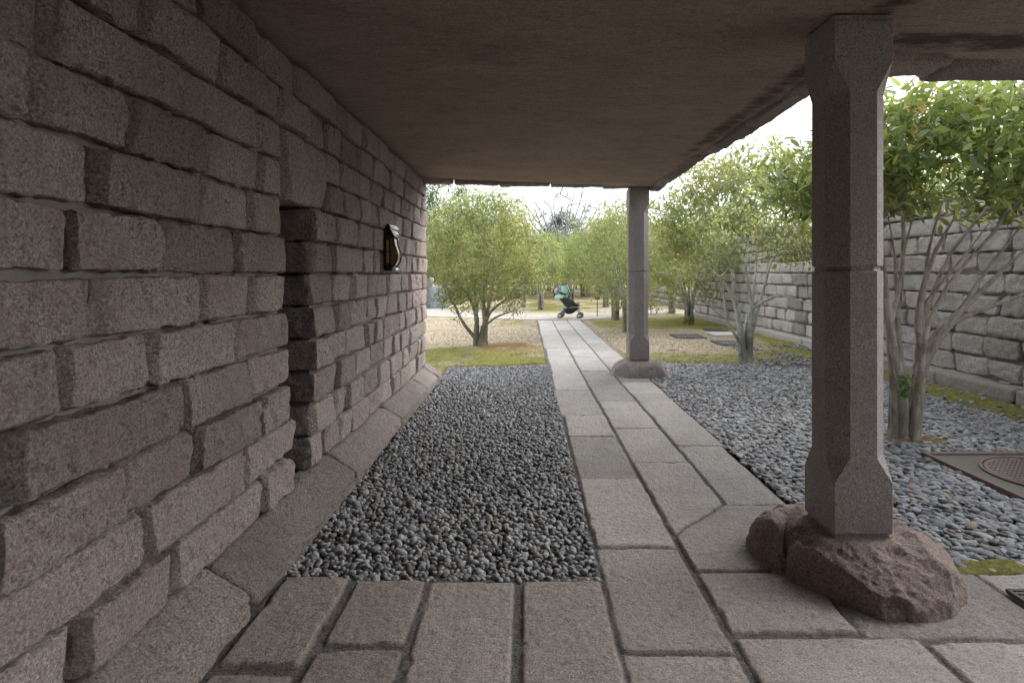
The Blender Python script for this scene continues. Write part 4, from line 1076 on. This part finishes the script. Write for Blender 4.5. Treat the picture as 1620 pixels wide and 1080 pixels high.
# middle tree in front of the right wall
s2 = [[(.0, .0, -.06), (.0, .0, .15), (.02, .0, .45)], [(-.07, .0, -.05), (-.08, .0, .40), (-.16, .0, .95), (-.24, .05, 1.6), (-.34, .05, 2.15)],
      [(.03, .0, -.05), (.05, -.02, .45), (.10, .0, .9), (.02, .05, 1.35), (.05, .1, 1.9), (.1, .1, 2.3)],
      [(.07, .03, -.05), (.10, .05, .45), (.22, .08, .85), (.38, .1, 1.4), (.55, .15, 2.0)],
      [(.0, .06, .0), (.02, .1, .6), (.18, .18, 1.1), (.30, .3, 1.7), (.35, .4, 2.2)],
      [(-.08, -.04, .12), (-.45, -.2, .75), (-.75, -.35, 1.0), (-1.15, -.5, 1.22)],
      [(-.42, -.2, .72), (-.40, -.2, 1.05), (-.55, -.3, 1.35)],
      [(-.18, .0, 1.1), (-.6, -.15, 1.55), (-1.0, -.3, 1.7)],
      [(.12, .0, .9), (.45, -.1, 1.15), (.75, -.25, 1.05), (1.15, -.4, .95)]]
make_tree((3.73, 9.62, .0), 102, s2, (-.02, .0, 2.38), (1.62, 1.4, 1.24), 500, 'white stemmed tree on moss in front of the right wall with one low bare branch', GRP, 'leafy', 'bark2', 9, .10, .0045, .38, .12, -.62, .45, (), 8, .05, yellow=.3, rs_=[.10, .07, .06, .05, .045, .035, .022, .035, .032])
# left tree
s3 = [[(.0, .0, -.06), (.0, .0, .15), (.0, .0, .42)], [(-.10, .0, -.05), (-.09, .0, .5), (-.11, .0, 1.1), (-.28, .0, 1.6), (-.5, .05, 2.1)],
      [(.03, .0, -.05), (.06, .0, .55), (.07, .0, 1.15), (.05, .05, 1.75), (.05, .1, 2.3)],
      [(.08, .03, -.05), (.10, .03, .6), (.20, .05, 1.1), (.28, .1, 1.6), (.5, .1, 2.1)],
      [(-.12, .0, .18), (-.42, -.05, .55), (-.52, -.1, .85), (-.85, -.2, 1.35), (-1.0, -.2, 1.75)],
      [(-.06, .0, .75), (-.28, .0, 1.05), (-.55, .0, 1.35), (-.7, .1, 1.8)],
      [(.08, .0, .55), (.30, -.1, .85), (.75, -.2, .98), (1.0, -.25, 1.12)],
      [(.09, -.02, .45), (.28, -.1, .62), (.6, -.2, .70), (.85, -.3, .86)],
      [(-.02, .05, .3), (.0, .1, .9), (.12, .25, 1.4), (.1, .4, 2.0)]]
make_tree((-.89, 11.4, .03), 103, s3, (.02, .0, 1.92), (1.2, 1.2, 1.30), 560, 'round crowned tree on reddish moss left of the stone path', GRP, 'leafy', 'bark3', 11, .078, .0044, .38, .11, -.9, .4, (), 8, .05, yellow=.25, rs_=[.11, .065, .065, .05, .04, .035, .035, .03, .05])

# prototypes for the trees farther off
def proto(seed, h, rr, leafmat, bark, nt_, per, L, label, group=GRP, low=.55):
    rng = random.Random(seed); stems = []
    for k in range(5):
        a = k/5*2*math.pi + rng.uniform(-.3, .3); sx, sy = math.cos(a), math.sin(a)
        stems.append([(.07*sx, .07*sy, -.06), (.09*sx, .09*sy, h*.18), (.20*sx*rr, .20*sy*rr, h*.38), (.42*sx*rr, .42*sy*rr, h*.62)])
    return make_tree((0, 0, 0), seed, stems, (0, 0, h*.58), (rr, rr, h*.42), nt_, label, group, leafmat, bark, per, L, .005, .40, .13, -low, .4, (), 5, .0, yellow=.25, r0=.065)
pA = proto(201, 3.3, 1.15, 'leafy', 'bark', 280, 13, .085, 'slim pale stemmed tree right behind the pushchair path junction, left of it', low=.8)
pB = proto(202, 3.6, 1.5, 'leaf', 'bark', 320, 14, .09, 'x', low=.8)
pC = proto(203, 3.4, 1.3, 'leafy', 'bark', 300, 13, .085, 'x', low=.9)
def place(px, u, v, s=1.0, rz=0.0, label='', first=False, Y=None, hz=1.0):
    if Y is None: x_, y_ = G(u, v)
    else: y_ = Y; x_ = (u-832)/900*Y
    o = px if first else copy_tree(px)
    z_, _ = ground_z(np.array([x_]), np.array([y_]))
    o.location = (x_, y_, float(z_[0])); o.scale = (s, s, s*hz); o.rotation_euler = (0, 0, rz); o['label'] = label
    return o
place(pA, 855, 490, .95, .3, 'slim pale stemmed tree just left of the pushchair', True)
place(pB, 973, 506, 1.0, .9, 'tree with clustered stems immediately left of the far column and right of the sign post', True)
place(pC, 992, 525, 1.0, 2.1, 'tall pale trunked tree half hidden behind the far column', True)
place(pB, 1063, 496, .95, 2.5, 'tree with one dark straight trunk right of the far column')
place(pC, 1090, 514, .98, 4.0, 'tree with a mossy yellow green foot near the lawn covers')
place(pB, 828, 486, .8, 1.0, 'dark low trunked tree between the round crowned tree and the slim pale one')
place(pA, 905, 480, 1.0, 4.4, 'tree directly behind the pushchair')
place(pB, 930, 473, 1.05, 3.0, 'dark trunked tree seen between the pushchair and the sign post')
place(pA, 958, 486, 1.0, 5.0, 'smaller tree behind the sign post')
place(pC, 712, 478, 1.0, .5, 'tree behind the wire mesh drum at far left')
place(pB, 765, 476, .95, 5.6, 'tree across the far path behind the round crowned tree')
place(pA, 1045, 478, 1.1, 1.3, 'tree beyond the far path by the low granite wall')
place(pB, 880, 466, 1.15, 2.0, 'far tree above and left of the pushchair')
place(pC, 800, 468, 1.2, 3.3, 'far tree behind the slim pale one, to its left')
place(pB, 1000, 466, 1.2, 1.5, 'far tree behind the far column')
place(pC, 910, 462, 1.2, 5.1, 'farthest tree above the pushchair')
for q, (u_, Y_, pr, sc, rz_, lb) in enumerate([(700, 30, pB, 1.2, 1.1, 'broad tree far behind the wire mesh drum'), (745, 33, pC, 1.3, 2.2, 'tree far behind the round crowned tree, to its left'), (790, 31, pA, 1.3, .4, 'tree far behind the round crowned tree, to its right'),
        (845, 36, pB, 1.2, 3.9, 'far tree low behind the slim pale tree'), (868, 41, pC, 1.2, 4.9, 'far tree just left above the pushchair'), (893, 38, pB, 1.1, .2, 'far tree at the foot of the bare tree'), (922, 34, pC, 1.1, 1.9, 'far tree to the right above the pushchair'),
        (948, 37, pB, 1.25, 2.9, 'far tree behind the sign post'), (975, 33, pA, 1.35, 3.5, 'far tree immediately left of the far column'), (1030, 35, pC, 1.25, 4.2, 'far tree immediately right of the far column'), (1065, 38, pB, 1.2, 5.2, 'far tree above the low granite wall')]):
    place(pr, u_, 0, sc, rz_, lb, Y=Y_)
# trees beyond the right wall
place(pC, 0, 0, 1.35, .7, 'tree beyond the high right wall nearest to the roof', Y=9.5).location.x = 8.6
place(pA, 0, 0, 1.5, 2.7, 'tree beyond the high right wall behind the white stemmed tree', Y=14).location.x = 8.4
place(pC, 0, 0, 1.5, 4.7, 'tree beyond the far half of the high right wall', Y=19).location.x = 8.4
place(pB, 0, 0, 1.4, 1.7, 'tree beyond the low granite wall', Y=27).location.x = 9.6
# dark shrub-like tree far behind, bare tree, tall conifer
def far_tree(seed, name, h, rr, leafmat, n, per, L, loc, label, cat_group='distant trees', zc_=.55, rz=.46, spread=.3, bark='bark1'):
    rng = random.Random(seed); stems = [[(0, 0, -.2), (.05, 0, h*.3), (.0, .1, h*.62)], [(.0, .0, h*.2), (rr*.4, 0, h*.5)], [(0, 0, h*.25), (-rr*.4, .1, h*.55)]]
    return make_tree(loc, seed, stems, (0, 0, h*zc_), (rr, rr, h*rz), n, label, cat_group, leafmat, bark, per, L, .014, .42, spread, -.9, .3, (), 5, 0, name=name)
far_tree(301, 'evergreen_tree', 6.4, 1.9, 'leafd', 200, 26, .16, (3.2, 46, .2), 'dark round evergreen far off behind the bare tree')
far_tree(302, 'conifer_tree', 10.5, 3.4, 'leafc', 260, 26, .2, (-7.2, 37, .1), 'tall green tree at the top left beside the granite wall end')
far_tree(303, 'evergreen_tree', 6.0, 3.4, 'leafc', 220, 30, .2, (-2.6, 44, .2), 'broad green tree far behind the round crowned tree')
far_tree(304, 'evergreen_tree', 5.2, 3.0, 'leafy', 220, 30, .18, (8.2, 46, .2), 'yellow green tree far behind the far column')
far_tree(305, 'evergreen_tree', 4.6, 2.8, 'leafd', 200, 30, .18, (13.5, 42, .2), 'dull green tree far beyond the low granite wall')
T = empty('bare_tree', (2.35, 36, .15), 'leafless grey tree rising above the crowns left of the far column', 'tree', 'distant trees')
rs = np.random.RandomState(77)
bs = [[(0, 0, -.2), (.02, 0, 1.4), (.0, 0, 2.8)]]
for k in range(15):
    a = -1.0+2.0*k/14+rs.uniform(-.06, .06); L_ = rs.uniform(3.0, 4.2); z0_ = rs.uniform(1.6, 2.7); yy_ = rs.uniform(-.8, .8)
    bs.append([(0, 0, z0_), (math.sin(a*.9)*L_*.4, yy_*.4, z0_+L_*.42), (math.sin(a)*L_*.62+.1*rs.randn(), yy_*.8, z0_+L_*.75*math.cos(a*.6)), (math.sin(a)*L_*.78, yy_, z0_+L_*1.02*math.cos(a*.6))])
g = grow(77, bs, crown_targets(rs, 60, (.1, 0, 4.9), (2.2, 1.2, 1.9), -.5, .55, 2), .010, .36, .4, .9, .05, r0=.075, rs_=[.14]+[.07]*15)
wood_mesh('trunk', g, M['barkg'], T, 6, minr=.045)
# distant wood closing the view
rs = np.random.RandomState(6); npt = 2600
px = rs.uniform(-60, 70, npt); py = rs.uniform(56, 70, npt); hh = 3.6+1.1*vn(np.stack([px, 0*px, 0*px], 1), .16, 3)+.5*vn(np.stack([px, 0*px, 0*px], 1), .6, 4)
pz = rs.rand(npt)**.7*hh+.4
o = leaves_mesh('distant_wood', np.stack([px, py, pz], 1), np.tile([0, 0, .2], (npt, 1)), M['leafd'], None, 9, 22, .5, .45, .55, .2)
tag(o, 'hazy dull green wood closing the view far behind the garden', 'wood', kind='stuff')

# moss on the foot of the tree by the covers
x_, y_ = G(1090, 514); m = MB(); V, F = ico(3)
for k in range(7):
    rr = random.Random(k); q = V*np.array([.05, .05, .13])*(1+.25*vn(V, 3, k))[:, None]; m.add(q+np.array([x_+.10*math.cos(k*.9), y_+.10*math.sin(k*.9), .10+.07*rr.random()]), F)
o = m.build('trunk_moss', M['trunkmoss'], None, True); tag(o, 'yellow green moss cushions around the foot of the tree near the lawn covers', 'moss')
# fern on the stems of the near tree
rs = np.random.RandomState(3); pts = []; dr_ = []
for k in range(9):
    a = rs.uniform(-.5, .3); z_ = .42+.02*k
    for s_ in np.linspace(0, 1, 9): pts.append((3.40+ -.02 - .02*rs.rand() + a*.22*s_, 5.08 - .1*s_, z_ + .05*s_ - .06*s_*s_)); dr_.append((a*.5, -.3, .0))
o = leaves_mesh('fern', np.array(pts), np.array(dr_), M['fern'], None, 4, 5, .035, .3, .012, .4); tag(o, 'bright green little fern growing on the stems of the near right tree', 'fern')

# ------------------------------------------------------------------ grass blades and litter
rs = np.random.RandomState(9); n = 120000
y_ = 9.0 + 13*rs.rand(n)**1.5; x_ = rs.uniform(-3.6, 5.7, n)
l_, r_ = z_zone(x_, y_); mo = moss_of(x_, y_); rd = red_of(x_, y_)
k = ~(l_ | r_) & ~((x_ > .35) & (x_ < 1.76) & (y_ < 18.4)) & ~((x_ > -1.9) & (x_ < -1.2) & (y_ < 8.2)) & (rs.rand(n) > mo*.75) & (rd < .5) & (y_ < np.where(x_ < 2, 18.2+.0*x_-.25*np.minimum(x_, 0)*1.2, 18.8+np.clip(x_-2.6, 0, 4)*1.0))
k &= ~((x_ > 3.4) & (x_ < 4.2) & (y_ > 13) & (y_ < 13.8)) & ~((x_ > 4.45) & (x_ < 5.3) & (y_ > 13.4) & (y_ < 15.2)) & ~((x_ > 4) & (x_ < 4.6) & (y_ > 11.65) & (y_ < 12.55))
x_, y_, mo = x_[k], y_[k], mo[k]; n = len(x_); z_, _ = ground_z(x_, y_)
a = rs.rand(n)*2*np.pi; hgt = (.008+.022*rs.rand(n))*(1-.5*mo); wd = .004+.0004*y_; lean = rs.randn(n, 2)*.028
V = np.zeros((n, 3, 3)); V[:, 0] = np.stack([x_-np.cos(a)*wd, y_-np.sin(a)*wd, z_-.004], 1); V[:, 1] = np.stack([x_+np.cos(a)*wd, y_+np.sin(a)*wd, z_-.004], 1)
V[:, 2] = np.stack([x_+lean[:, 0], y_+lean[:, 1], z_+hgt], 1)
o = mesh_obj('grass', V.reshape(-1, 3), np.arange(n*3).reshape(-1, 3), M['blade'], None, False, {'rnd': np.repeat(rs.rand(n), 3), 'moss': np.repeat(sstep(.4, .7, mo), 3)})
tag(o, 'short dry straw coloured grass with green moss showing through', 'grass', kind='stuff')
m = MB(); rs = np.random.RandomState(31)
for k in range(26):
    if k < 12: x0_, y0_ = rs.uniform(2.3, 3.6), rs.uniform(9.9, 10.8)
    else: x0_, y0_ = rs.uniform(-2.0, .2), rs.uniform(9.4, 10.6)
    a_ = rs.uniform(-.6, .6); L_ = rs.uniform(.08, .30); z0_ = float(ground_z(np.array([x0_]), np.array([y0_]))[0][0])+.02
    m.tube([(x0_, y0_, z0_), (x0_+L_*.5*math.cos(a_), y0_+L_*.5*math.sin(a_), z0_+.012), (x0_+L_*math.cos(a_+.2), y0_+L_*math.sin(a_+.2), z0_+.004)], [.006, .005, .003], 5)
o = m.build('fallen_twigs', M['bark1'], None); tag(o, 'small dry twigs littering the moss at the near edge of the lawn', 'twigs', kind='stuff')
